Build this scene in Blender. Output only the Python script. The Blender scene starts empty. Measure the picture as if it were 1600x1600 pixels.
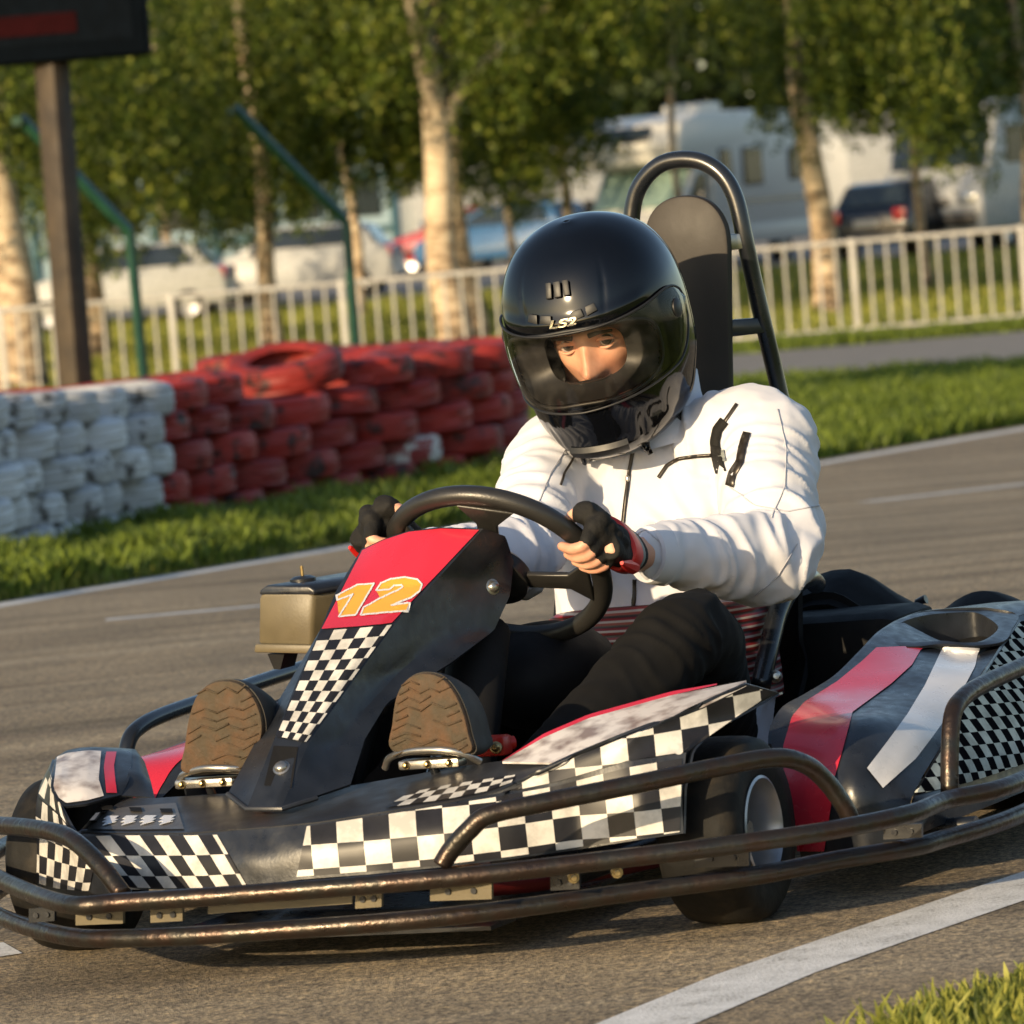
import bpy, bmesh, math, random
import numpy as np
from mathutils import Vector, Matrix
from mathutils.bvhtree import BVHTree

random.seed(7)
RNG = np.random.default_rng(7)
scene = bpy.context.scene
COL = scene.collection
rad = math.radians

# ------------------------------------------------------------------ camera, light, exposure
F = 8000.0            # focal length in pixels of a 1600 px wide frame
PITCH = math.atan(470 / F)
CAM_ROLL = rad(4.6)
CAM_H = 1.05
fwW = Vector((0, math.cos(PITCH), -math.sin(PITCH)))
rW0 = Vector((1, 0, 0)); uW0 = rW0.cross(fwW)
def roll_basis(r, u, a):
    return (math.cos(a) * r + math.sin(a) * u, -math.sin(a) * r + math.cos(a) * u)
rW, uW = roll_basis(rW0, uW0, -CAM_ROLL)
CW = Vector((0, 0, CAM_H))

cam_data = bpy.data.cameras.new("camera")
cam = bpy.data.objects.new("camera", cam_data)
COL.objects.link(cam)
cam_data.sensor_width = 36.0
cam_data.lens = 36.0 * F / 1600.0
cam_data.clip_start = 0.1
cam_data.clip_end = 3000.0
cam_data.dof.use_dof = True
cam_data.dof.focus_distance = 8.0
cam_data.dof.aperture_fstop = 10.5
m = Matrix((rW, uW, -fwW)).transposed().to_4x4()
m.translation = CW
cam.matrix_world = m
scene.camera = cam

SUN_EL, SUN_AZ = rad(15), rad(38)      # azimuth measured from straight behind the camera, towards its left
sun_from = Vector((-math.sin(SUN_AZ) * math.cos(SUN_EL), -math.cos(SUN_AZ) * math.cos(SUN_EL), math.sin(SUN_EL)))
sd = bpy.data.lights.new("sun", 'SUN')
sd.energy = 5.0
sd.angle = rad(0.5)
sd.color = (1.0, 0.77, 0.47)
sun = bpy.data.objects.new("sun", sd); COL.objects.link(sun)
sun.rotation_euler = (-sun_from).to_track_quat('-Z', 'Y').to_euler()

world = bpy.data.worlds.new("World"); scene.world = world
world.use_nodes = True
wn = world.node_tree
for n in list(wn.nodes): wn.nodes.remove(n)
sky = wn.nodes.new("ShaderNodeTexSky"); sky.sky_type = 'NISHITA'; sky.sun_disc = False
sky.sun_elevation = SUN_EL
sky.sun_rotation = math.atan2(sun_from.x, sun_from.y)
bg = wn.nodes.new("ShaderNodeBackground"); bg.inputs[1].default_value = 0.145
wo = wn.nodes.new("ShaderNodeOutputWorld")
wn.links.new(sky.outputs[0], bg.inputs[0]); wn.links.new(bg.outputs[0], wo.inputs[0])

scene.view_settings.view_transform = 'Standard'
scene.view_settings.look = 'None'
scene.view_settings.exposure = 0.42
scene.view_settings.gamma = 1.0
scene.render.engine = 'CYCLES'
scene.cycles.use_denoising = True
scene.cycles.max_bounces = 8
scene.cycles.transparent_max_bounces = 16
scene.cycles.caustics_reflective = False
scene.cycles.caustics_refractive = False

# ------------------------------------------------------------------ kart frame (X forward, Y kart's left, Z up)
az, KD, yaw = rad(25.2), 8.50, rad(1.7)
CK = Vector((KD * math.cos(az), KD * math.sin(az), CAM_H))
fwK = Vector((-math.cos(az + yaw) * math.cos(PITCH), -math.sin(az + yaw) * math.cos(PITCH), -math.sin(PITCH)))
rK0 = fwK.cross(Vector((0, 0, 1))).normalized(); uK0 = rK0.cross(fwK)
rK, uK = roll_basis(rK0, uK0, rad(-6.4))
A = Matrix((rK, uK, -fwK)).transposed(); B = Matrix((rW, uW, -fwW)).transposed()
RKW = B @ A.transposed()
KART = RKW.to_4x4(); KART.translation = CW - RKW @ CK

def K(px, py, X=None, Y=None, Z=None):
    """the point of the kart's own frame seen at a photograph pixel, on a plane of constant X, Y or Z"""
    d = fwK + rK * ((px - 800) / F) - uK * ((py - 800) / F)
    i, v = (0, X) if X is not None else ((1, Y) if Y is not None else (2, Z))
    return CK + d * ((v - CK[i]) / d[i])
def Kdir(px, py):
    return (fwK + rK * ((px - 800) / F) - uK * ((py - 800) / F)).normalized()
def projK(p):
    d = Vector(p) - CK; z = d.dot(fwK)
    return (800 + F * d.dot(rK) / z, 800 - F * d.dot(uK) / z)
def Wp(px, py, y):
    d = fwW + rW * ((px - 800) / F) - uW * ((py - 800) / F)
    return CW + d * (y / d.y)

# ------------------------------------------------------------------ ground height
NK = RKW @ Vector((0, 0, 1)); OK_ = KART.translation.copy()
def smooth(a, b, x):
    t = np.clip((x - a) / (b - a), 0, 1); return t * t * (3 - 2 * t)
def gh(x, y):
    x = np.asarray(x, float); y = np.asarray(y, float)
    xc = np.clip(x, -3.5, 3.5)
    near = OK_.z - (NK.x * (xc - OK_.x) + NK.y * (y - OK_.y)) / NK.z
    w = 1 - smooth(10.5, 19, y)
    prof = -0.42 * smooth(10, 28, y) - 0.34 * smooth(28, 60, y) + 0.51 * smooth(60, 120, y) + 0.4 * smooth(120, 250, y)
    return near * w + prof
def G(px, py, off=0.0):
    d = fwW + rW * ((px - 800) / F) - uW * ((py - 800) / F)
    t0 = 1.0
    p = None
    prev = 1.0
    t = 1.5
    while t < 400:
        q = CW + d * t
        if q.z - float(gh(q.x, q.y)) < 0:
            lo, hi = prev, t
            for _ in range(30):
                mm = (lo + hi) / 2; q = CW + d * mm
                if q.z - float(gh(q.x, q.y)) < 0: hi = mm
                else: lo = mm
            q = CW + d * hi
            return Vector((q.x, q.y, float(gh(q.x, q.y)) + off))
        prev = t; t *= 1.01
    q = CW + d * 400
    return Vector((q.x, q.y, 0))

# ------------------------------------------------------------------ helpers
def tag(o, label=None, cat=None, group=None, kind=None):
    if label: o["label"] = label
    if cat: o["category"] = cat
    if group: o["group"] = group
    if kind: o["kind"] = kind
    return o
def empty(name, mat=None, loc=None):
    o = bpy.data.objects.new(name, None); COL.objects.link(o)
    o.empty_display_size = 0.2
    if mat is not None: o.matrix_world = mat
    if loc is not None: o.location = loc
    return o
class MB:
    def __init__(s): s.v = []; s.f = []; s.uv = []; s.mi = []
    def add(s, vs, fs, uvs=None, mi=0):
        b = len(s.v); s.v += [tuple(v) for v in vs]
        for k, f in enumerate(fs):
            s.f.append(tuple(b + i for i in f)); s.uv.append(uvs[k] if uvs else None); s.mi.append(mi)
        return s
    def box(s, c, d, rot=None, mi=0):
        c = Vector(c); d = Vector(d) / 2; R = rot or Matrix.Identity(3)
        vs = [c + R @ Vector((sx * d.x, sy * d.y, sz * d.z)) for sx in (-1, 1) for sy in (-1, 1) for sz in (-1, 1)]
        return s.add(vs, [(0, 1, 3, 2), (4, 6, 7, 5), (0, 4, 5, 1), (2, 3, 7, 6), (0, 2, 6, 4), (1, 5, 7, 3)], mi=mi)
    def tube(s, pts, r, n=12, cap=True, rs=None, closed=False, mi=0):
        pts = [Vector(p) for p in pts]; N = len(pts)
        tans = []
        for i in range(N):
            a = pts[(i - 1) % N] if (closed or i > 0) else pts[i]; b = pts[(i + 1) % N] if (closed or i < N - 1) else pts[i]
            t = b - a
            tans.append(t.normalized() if t.length > 1e-9 else Vector((0, 0, 1)))
        ref = Vector((0, 0, 1)) if abs(tans[0].z) < .9 else Vector((1, 0, 0))
        u = (ref - tans[0] * ref.dot(tans[0])).normalized()
        vs = []
        for i in range(N):
            u = (u - tans[i] * u.dot(tans[i])).normalized(); w = tans[i].cross(u)
            rr = rs[i] if rs else r
            ra, rb = rr if isinstance(rr, tuple) else (rr, rr)
            for k in range(n):
                a = 2 * math.pi * k / n
                vs.append(pts[i] + u * (ra * math.cos(a)) + w * (rb * math.sin(a)))
        fs = []
        M = N if closed else N - 1
        for i in range(M):
            j = (i + 1) % N
            for k in range(n):
                l = (k + 1) % n
                fs.append((i * n + k, i * n + l, j * n + l, j * n + k))
        if cap and not closed:
            fs.append(tuple(range(n))[::-1]); fs.append(tuple((N - 1) * n + k for k in range(n)))
        return s.add(vs, fs, mi=mi)
    def loft(s, rings, n=24, mi=0):
        """rings: (centre, u axis vector scaled, v axis vector scaled[, exponent])"""
        vs = []; N = len(rings)
        for r in rings:
            c, u, v = Vector(r[0]), Vector(r[1]), Vector(r[2]); e = r[3] if len(r) > 3 else 1.0
            for k in range(n):
                a = 2 * math.pi * k / n
                ca, sa = math.cos(a), math.sin(a)
                ca = math.copysign(abs(ca) ** e, ca); sa = math.copysign(abs(sa) ** e, sa)
                vs.append(c + u * ca + v * sa)
        fs = [(i * n + k, i * n + (k + 1) % n, (i + 1) * n + (k + 1) % n, (i + 1) * n + k) for i in range(N - 1) for k in range(n)]
        fs.append(tuple(range(n))[::-1]); fs.append(tuple((N - 1) * n + k for k in range(n)))
        return s.add(vs, fs, mi=mi)
    def ball(s, c, r, R=None, nu=20, nv=12, mi=0):
        c = Vector(c); r = Vector(r) if not isinstance(r, (int, float)) else Vector((r, r, r)); R = R or Matrix.Identity(3)
        vs = [c + R @ Vector((0, 0, r.z))]
        for j in range(1, nv):
            b = math.pi * j / nv
            for i in range(nu):
                a = 2 * math.pi * i / nu
                vs.append(c + R @ Vector((r.x * math.sin(b) * math.cos(a), r.y * math.sin(b) * math.sin(a), r.z * math.cos(b))))
        vs.append(c + R @ Vector((0, 0, -r.z)))
        fs = [(0, 1 + i, 1 + (i + 1) % nu) for i in range(nu)]
        for j in range(nv - 2):
            for i in range(nu):
                a = 1 + j * nu
                fs.append((a + i, a + nu + i, a + nu + (i + 1) % nu, a + (i + 1) % nu))
        a = 1 + (nv - 2) * nu; L = len(vs) - 1
        fs += [(a + i, L, a + (i + 1) % nu) for i in range(nu)]
        return s.add(vs, fs, mi=mi)
    def lathe(s, prof, c, axis, n=40, mi=0, closed=False):
        """prof: (radius, along axis)"""
        c = Vector(c); ax = Vector(axis).normalized()
        ref = Vector((0, 0, 1)) if abs(ax.z) < .9 else Vector((1, 0, 0))
        u = (ref - ax * ref.dot(ax)).normalized(); w = ax.cross(u)
        vs = [c + ax * h + (u * math.cos(2 * math.pi * k / n) + w * math.sin(2 * math.pi * k / n)) * r for r, h in prof for k in range(n)]
        N = len(prof); M = N if closed else N - 1
        fs = [(i * n + k, ((i + 1) % N) * n + k, ((i + 1) % N) * n + (k + 1) % n, i * n + (k + 1) % n) for i in range(M) for k in range(n)]
        return s.add(vs, fs, mi=mi)
    def prism(s, poly, d, mi=0):
        """poly: 3D outline, extruded by vector d"""
        n = len(poly); d = Vector(d); vs = [Vector(p) for p in poly] + [Vector(p) + d for p in poly]
        fs = [tuple(range(n)), tuple(range(2 * n - 1, n - 1, -1))] + [(i, i + n, (i + 1) % n + n, (i + 1) % n) for i in range(n)]
        return s.add(vs, fs, mi=mi)
    def grid(s, g, uvscale=None, mi=0, flip=False):
        """g: rows of points"""
        nv, nu = len(g), len(g[0]); vs = [p for row in g for p in row]; fs = []; uvs = []
        if uvscale:
            mu = sum((Vector(g[nv // 2][i + 1]) - Vector(g[nv // 2][i])).length for i in range(nu - 1))
            mv = sum((Vector(g[j + 1][nu // 2]) - Vector(g[j][nu // 2])).length for j in range(nv - 1))
        for j in range(nv - 1):
            for i in range(nu - 1):
                f = (j * nu + i, j * nu + i + 1, (j + 1) * nu + i + 1, (j + 1) * nu + i)
                if uvscale:
                    sc = (lambda a, b: (a / (nu - 1) * mu / uvscale, b / (nv - 1) * mv / uvscale)) if isinstance(uvscale, (int, float)) else (lambda a, b: (a / (nu - 1) * uvscale[0], b / (nv - 1) * uvscale[1]))
                    uv = [sc(i, j), sc(i + 1, j), sc(i + 1, j + 1), sc(i, j + 1)]
                else: uv = None
                if flip: f = f[::-1]; uv = uv[::-1] if uv else None
                fs.append(f); uvs.append(uv)
        return s.add(vs, fs, uvs if uvscale else None, mi=mi)
    def build(s, name, mats, parent=None, smooth=True, bevel=0, solid=0, split=40, weld=False, fixn=True, sub=0, mat=None):
        me = bpy.data.meshes.new(name)
        me.from_pydata(s.v, [], s.f)
        if any(s.uv):
            ul = me.uv_layers.new(name="UVMap"); i = 0
            for f, uv in zip(s.f, s.uv):
                for k in range(len(f)):
                    ul.data[i].uv = uv[k] if uv else (0, 0); i += 1
        mats = mats if isinstance(mats, (list, tuple)) else [mats]
        for mm in mats: me.materials.append(mm)
        if len(mats) > 1: me.polygons.foreach_set("material_index", s.mi)
        if fixn or weld:
            bm = bmesh.new(); bm.from_mesh(me)
            if weld: bmesh.ops.remove_doubles(bm, verts=bm.verts, dist=1e-4)
            if fixn: bmesh.ops.recalc_face_normals(bm, faces=bm.faces)
            bm.to_mesh(me); bm.free()
        if smooth: me.polygons.foreach_set("use_smooth", [True] * len(me.polygons))
        o = bpy.data.objects.new(name, me); COL.objects.link(o)
        if parent is not None: o.parent = parent
        if mat is not None: o.matrix_local = mat
        if solid:
            q = o.modifiers.new("solid", 'SOLIDIFY'); q.thickness = abs(solid); q.offset = -1 if solid > 0 else 1
        if bevel:
            q = o.modifiers.new("bevel", 'BEVEL'); q.width = bevel; q.segments = 2; q.limit_method = 'ANGLE'; q.angle_limit = rad(35); q.harden_normals = False
        if sub:
            q = o.modifiers.new("sub", 'SUBSURF'); q.levels = sub; q.render_levels = sub
        if smooth and split:
            q = o.modifiers.new("split", 'EDGE_SPLIT'); q.split_angle = rad(split)
        return o
def np_mesh(name, verts, quads, mat, parent=None, smooth=False):
    me = bpy.data.meshes.new(name)
    nv, nq = len(verts), len(quads); k = quads.shape[1]
    me.vertices.add(nv); me.vertices.foreach_set("co", np.asarray(verts, np.float32).ravel())
    me.loops.add(nq * k); me.loops.foreach_set("vertex_index", np.asarray(quads, np.int32).ravel())
    me.polygons.add(nq); me.polygons.foreach_set("loop_start", np.arange(0, nq * k, k, dtype=np.int32))
    me.polygons.foreach_set("loop_total", np.full(nq, k, np.int32))
    me.polygons.foreach_set("use_smooth", np.full(nq, smooth))
    me.update(calc_edges=True)
    for mm in (mat if isinstance(mat, list) else [mat]): me.materials.append(mm)
    o = bpy.data.objects.new(name, me); COL.objects.link(o)
    if parent is not None: o.parent = parent
    return o
def spline(pts, per=8, closed=False):
    pts = [Vector(p) for p in pts]; N = len(pts); out = []
    rng = range(N) if closed else range(N - 1)
    for i in rng:
        if closed: p0, p1, p2, p3 = pts[(i - 1) % N], pts[i], pts[(i + 1) % N], pts[(i + 2) % N]
        else:
            p1, p2 = pts[i], pts[i + 1]
            p0 = pts[i - 1] if i > 0 else p1 * 2 - p2; p3 = pts[i + 2] if i < N - 2 else p2 * 2 - p1
        for k in range(per):
            t = k / per
            out.append(0.5 * ((2 * p1) + (p2 - p0) * t + (2 * p0 - 5 * p1 + 4 * p2 - p3) * t * t + (3 * p1 - p0 - 3 * p2 + p3) * t ** 3))
    if not closed: out.append(pts[-1])
    return out
def lerp_spline(vals, per=8):
    return [v.x for v in spline([Vector((a, 0, 0)) for a in vals], per)]
def resample(pts, n):
    pts = [Vector(p) for p in pts]
    L = [0]
    for a, b in zip(pts, pts[1:]): L.append(L[-1] + (b - a).length)
    out = []; j = 0
    for i in range(n):
        t = L[-1] * i / (n - 1)
        while j < len(pts) - 2 and L[j + 1] < t: j += 1
        d = L[j + 1] - L[j]
        out.append(pts[j].lerp(pts[j + 1], (t - L[j]) / d if d > 1e-9 else 0))
    return out
def loft_rows(rows, nu, nv, curved=True):
    rows = [resample(r, nu) for r in rows]
    cols = []
    for i in range(nu):
        c = [r[i] for r in rows]
        c = spline(c, 6) if (curved and len(c) > 2) else c
        cols.append(resample(c, nv))
    return [[cols[i][j] for i in range(nu)] for j in range(nv)]
def bvh_of(*objs):
    dg = bpy.context.evaluated_depsgraph_get(); dg.update()
    vs = []; fs = []
    for o in objs:
        e = o.evaluated_get(dg); me = e.to_mesh(); b = len(vs)
        vs += [v.co.copy() for v in me.vertices]; fs += [tuple(b + i for i in p.vertices) for p in me.polygons]
        e.to_mesh_clear()
    return BVHTree.FromPolygons(vs, fs)
def drape(bvh, rows, nu, nv, off=0.002, dist=8.0):
    """rows of photograph pixels (2D) -> grid of points lying on a surface of the kart frame"""
    g = loft_rows([[Vector((x, y, 0)) for x, y in r] for r in rows], nu, nv, curved=False)
    out = []; last = None
    for row in g:
        o = []
        for p in row:
            d = Kdir(p.x, p.y); hit, nrm, i, ds = bvh.ray_cast(CK, d)
            if hit is None:
                hit2 = None
                if last is not None:
                    t = (last - CK).dot(fwK) / d.dot(fwK); hit2 = CK + d * t
                q = hit2 if hit2 is not None else CK + d * dist
            else:
                if nrm.dot(d) > 0: nrm = -nrm
                q = hit + nrm * off
                last = hit
            o.append(q)
        out.append(o)
    return out
def ribbon(bvh, line, w, off=0.002, n=24):
    pts = resample([Vector((x, y, 0)) for x, y in line], n); a = []; b = []
    for i, p in enumerate(pts):
        t = (pts[min(i + 1, n - 1)] - pts[max(i - 1, 0)]); t.normalize(); nn = Vector((-t.y, t.x, 0))
        a.append((p + nn * w / 2).to_2d()); b.append((p - nn * w / 2).to_2d())
    return drape(bvh, [a, b], n, 2, off)

# ------------------------------------------------------------------ materials
def newmat(name):
    mt = bpy.data.materials.new(name); mt.use_nodes = True
    nt = mt.node_tree
    return mt, nt, nt.nodes["Principled BSDF"]
def N(nt, t, **k):
    n = nt.nodes.new(t)
    for a, v in k.items():
        if hasattr(n, a): setattr(n, a, v)
        else: n.inputs[a].default_value = v
    return n
def ramp(nt, src, stops):
    r = nt.nodes.new("ShaderNodeValToRGB"); cr = r.color_ramp
    while len(cr.elements) < len(stops): cr.elements.new(.5)
    for e, (p, c) in zip(cr.elements, stops):
        e.position = p; e.color = (*c, 1) if len(c) == 3 else c
    nt.links.new(src, r.inputs[0]); return r
def pbr(name, col, rough=.5, metal=0., var=.25, scale=14., bump=.15, bscale=120., coat=0., spec=.5, col2=None, rvar=.15, sheen=0., bdist=.002, detail=4, stretch=None, thr=(.35, .65)):
    mt, nt, b = newmat(name); L = nt.links
    tc = N(nt, "ShaderNodeTexCoord"); src = tc.outputs["Object"]
    if stretch:
        mp = N(nt, "ShaderNodeMapping"); mp.inputs["Scale"].default_value = stretch; L.new(src, mp.inputs[0]); src = mp.outputs[0]
    nz = N(nt, "ShaderNodeTexNoise", Scale=scale, Detail=detail); L.new(src, nz.inputs["Vector"])
    c2 = col2 or tuple(c * (1 - var) for c in col)
    r = ramp(nt, nz.outputs["Fac"], [(thr[0], c2), (thr[1], col)])
    L.new(r.outputs[0], b.inputs["Base Color"])
    mr = N(nt, "ShaderNodeMapRange"); mr.inputs["To Min"].default_value = max(0.02, rough - rvar); mr.inputs["To Max"].default_value = min(1, rough + rvar)
    nz3 = N(nt, "ShaderNodeTexNoise", Scale=scale * 2.3, Detail=5); L.new(src, nz3.inputs["Vector"])
    L.new(nz3.outputs["Fac"], mr.inputs[0]); L.new(mr.outputs[0], b.inputs["Roughness"])
    b.inputs["Metallic"].default_value = metal; b.inputs["Coat Weight"].default_value = coat; b.inputs["Coat Roughness"].default_value = .08
    b.inputs["Specular IOR Level"].default_value = spec
    if sheen: b.inputs["Sheen Weight"].default_value = sheen
    if bump:
        nz2 = N(nt, "ShaderNodeTexNoise", Scale=bscale, Detail=3); L.new(src, nz2.inputs["Vector"])
        bp = N(nt, "ShaderNodeBump", Strength=bump, Distance=bdist); L.new(nz2.outputs["Fac"], bp.inputs["Height"]); L.new(bp.outputs[0], b.inputs["Normal"])
    return mt
def checker_mat(name, c1=(.62, .60, .56), c2=(.016, .016, .02), rough=.38, dirt=.35):
    mt, nt, b = newmat(name); L = nt.links
    uv = N(nt, "ShaderNodeUVMap"); ck = N(nt, "ShaderNodeTexChecker", Scale=1.0)
    ck.inputs["Color1"].default_value = (*c1, 1); ck.inputs["Color2"].default_value = (*c2, 1)
    L.new(uv.outputs[0], ck.inputs["Vector"])
    tc = N(nt, "ShaderNodeTexCoord"); nz = N(nt, "ShaderNodeTexNoise", Scale=22., Detail=6, Roughness=.65); L.new(tc.outputs["Object"], nz.inputs["Vector"])
    r = ramp(nt, nz.outputs["Fac"], [(.38, (1 - dirt,) * 3), (.6, (1, 1, 1))])
    mx = N(nt, "ShaderNodeMix", data_type='RGBA', blend_type='MULTIPLY'); mx.inputs[0].default_value = 1
    L.new(ck.outputs[0], mx.inputs[6]); L.new(r.outputs[0], mx.inputs[7]); L.new(mx.outputs[2], b.inputs["Base Color"])
    b.inputs["Roughness"].default_value = rough; b.inputs["Specular IOR Level"].default_value = .3
    return mt
M = {}
M['black_plastic'] = pbr("black plastic", (.017, .020, .027), .34, var=.45, scale=24, bump=.10, bscale=190, spec=.5, rvar=.22, detail=9)
M['deck_plastic'] = pbr("worn black plastic", (.026, .028, .034), .42, var=.4, scale=16, bump=.08, bscale=180)
M['black_paint'] = pbr("black painted steel", (.012, .014, .018), .3, metal=.0, var=.4, bump=.05, coat=.3)
M['tube'] = pbr("worn bumper steel", (.050, .046, .040), .34, metal=.8, col2=(.058, .040, .032), scale=22, bump=.35, bscale=90, rvar=.2, thr=(.4, .6), bdist=.004)
M['red'] = pbr("red vinyl", (.50, .022, .045), .28, var=.12, bump=.02, coat=.25, scale=7)
M['white_vinyl'] = pbr("white vinyl", (.62, .62, .64), .3, var=.12, bump=.02, coat=.2)
M['dirty_white'] = pbr("scuffed white vinyl", (.60, .57, .56), .35, col2=(.20, .16, .15), scale=26, bump=.1, bscale=60, detail=9, thr=(.36, .58))
M['checker'] = checker_mat("checker vinyl")
M['checker_side'] = checker_mat('side chequered vinyl', c1=(.60, .62, .55), c2=(.008, .008, .010), rough=.8)
M['checker_side'].node_tree.nodes['Principled BSDF'].inputs['Specular IOR Level'].default_value = 0.0
M['rubber'] = pbr("tyre rubber", (.0065, .0063, .0060), .7, spec=.25, var=.3, scale=18, bump=.4, bscale=120, col2=(.026, .021, .015), thr=(.3,.5))
M['rim'] = pbr("wheel rim", (.42, .42, .44), .35, metal=.7, var=.3, bump=.05)
M['steel'] = pbr("bare steel", (.5, .47, .42), .3, metal=.9, var=.3, bump=.1)
M['gold'] = pbr("zinc plated bolt", (.38, .28, .13), .35, metal=.9, var=.2, bump=.1)
M['yellow'] = pbr("orange number vinyl", (.70, .34, .04), .35, var=.12, bump=0)
M['helmet'] = pbr("helmet lacquer", (.0025, .003, .0045), .08, var=.2, bump=0, coat=.15, rvar=.02, spec=.38)
M['helmet_mat'] = pbr("helmet rubber", (.010, .010, .011), .5, bump=.1)
M['chrome'] = pbr("chrome lettering", (.8, .78, .74), .12, metal=1., var=.05, bump=0)
M['skin'] = pbr("skin", (.74, .40, .27), .48, col2=(.58, .27, .18), scale=18, bump=.08, bscale=400)
M['skin'].node_tree.nodes["Principled BSDF"].inputs["Subsurface Weight"].default_value = .08
M['skin'].node_tree.nodes["Principled BSDF"].inputs["Subsurface Radius"].default_value = (.01, .004, .002)
M['hair'] = pbr("brow hair", (.05, .03, .018), .7, bump=.3)
M['eye'] = None
M['jacket'] = pbr("white jacket cloth", (.60, .605, .665), .8, var=.05, scale=5, bump=.25, bscale=700, sheen=.2, bdist=.0006)
M['trousers'] = pbr("black trousers", (.0055, .0055, .006), .95, var=.3, spec=.2, scale=20, bump=.3, bscale=500, bdist=.001)
M['glove'] = pbr("black glove", (.010, .0095, .009), .8, var=.3, bump=.6, bscale=160, spec=.3)
M['red_cloth'] = pbr("red glove trim", (.65, .015, .012), .5, var=.2, bump=.1)
M['grey_cloth'] = pbr("grey glove band", (.22, .24, .23), .6, var=.2, bump=.1)
M['sole'] = pbr("worn brown sole", (.050, .036, .020), .8, col2=(.085, .042, .018), scale=34, bump=.8, bscale=170, thr=(.30, .62))
M['shoe'] = pbr("dark shoe", (.03, .026, .022), .7, bump=.3)
M['head_pad'] = pbr("headrest pad", (.022, .016, .011), .6, var=.25, scale=6, bump=.1)
M['seat'] = pbr("seat shell", (.007, .007, .008), .7, spec=.2)
M['airbox'] = pbr("airbox plastic", (.12, .098, .055), .45, var=.3, scale=12, bump=.12, bscale=200)
M['red_part'] = pbr("red brake part", (.45, .02, .012), .35, bump=.05)

# ------------------------------------------------------------------ ground
def sheet(name, far, near, nu, nv, off, mat, ext=None, parent=None):
    """strip between two ground polylines (world XY), draped on the terrain"""
    g = loft_rows([[Vector((p[0], p[1], 0)) for p in far], [Vector((p[0], p[1], 0)) for p in near]], nu, nv, curved=False)
    vs = np.array([[q.x, q.y] for r in g for q in r]); z = gh(vs[:, 0], vs[:, 1]) + off
    V = np.column_stack([vs, z]); idx = np.arange(nu * nv).reshape(nv, nu)
    Q = np.stack([idx[1:, :-1], idx[1:, 1:], idx[:-1, 1:], idx[:-1, :-1]], -1).reshape(-1, 4)
    o = np_mesh(name, V, Q, mat, parent, smooth=True)
    return o
def ground_mat(name, stops, scale, fine=90., bump=.5, bdist=.01, rough=.9, warp=None):
    mt, nt, b = newmat(name); L = nt.links
    tc = N(nt, "ShaderNodeTexCoord"); src = tc.outputs["Object"]
    n1 = N(nt, "ShaderNodeTexNoise", Scale=scale, Detail=5); L.new(src, n1.inputs["Vector"])
    n2 = N(nt, "ShaderNodeTexNoise", Scale=fine, Detail=6, Roughness=.7); L.new(src, n2.inputs["Vector"])
    mx = N(nt, "ShaderNodeMix", data_type='FLOAT'); mx.inputs[0].default_value = .5
    L.new(n1.outputs["Fac"], mx.inputs[2]); L.new(n2.outputs["Fac"], mx.inputs[3])
    r = ramp(nt, mx.outputs[0], stops); L.new(r.outputs[0], b.inputs["Base Color"])
    b.inputs["Roughness"].default_value = rough; b.inputs["Specular IOR Level"].default_value = .2
    bp = N(nt, "ShaderNodeBump", Strength=bump, Distance=bdist); L.new(n2.outputs["Fac"], bp.inputs["Height"]); L.new(bp.outputs[0], b.inputs["Normal"])
    return mt
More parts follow.
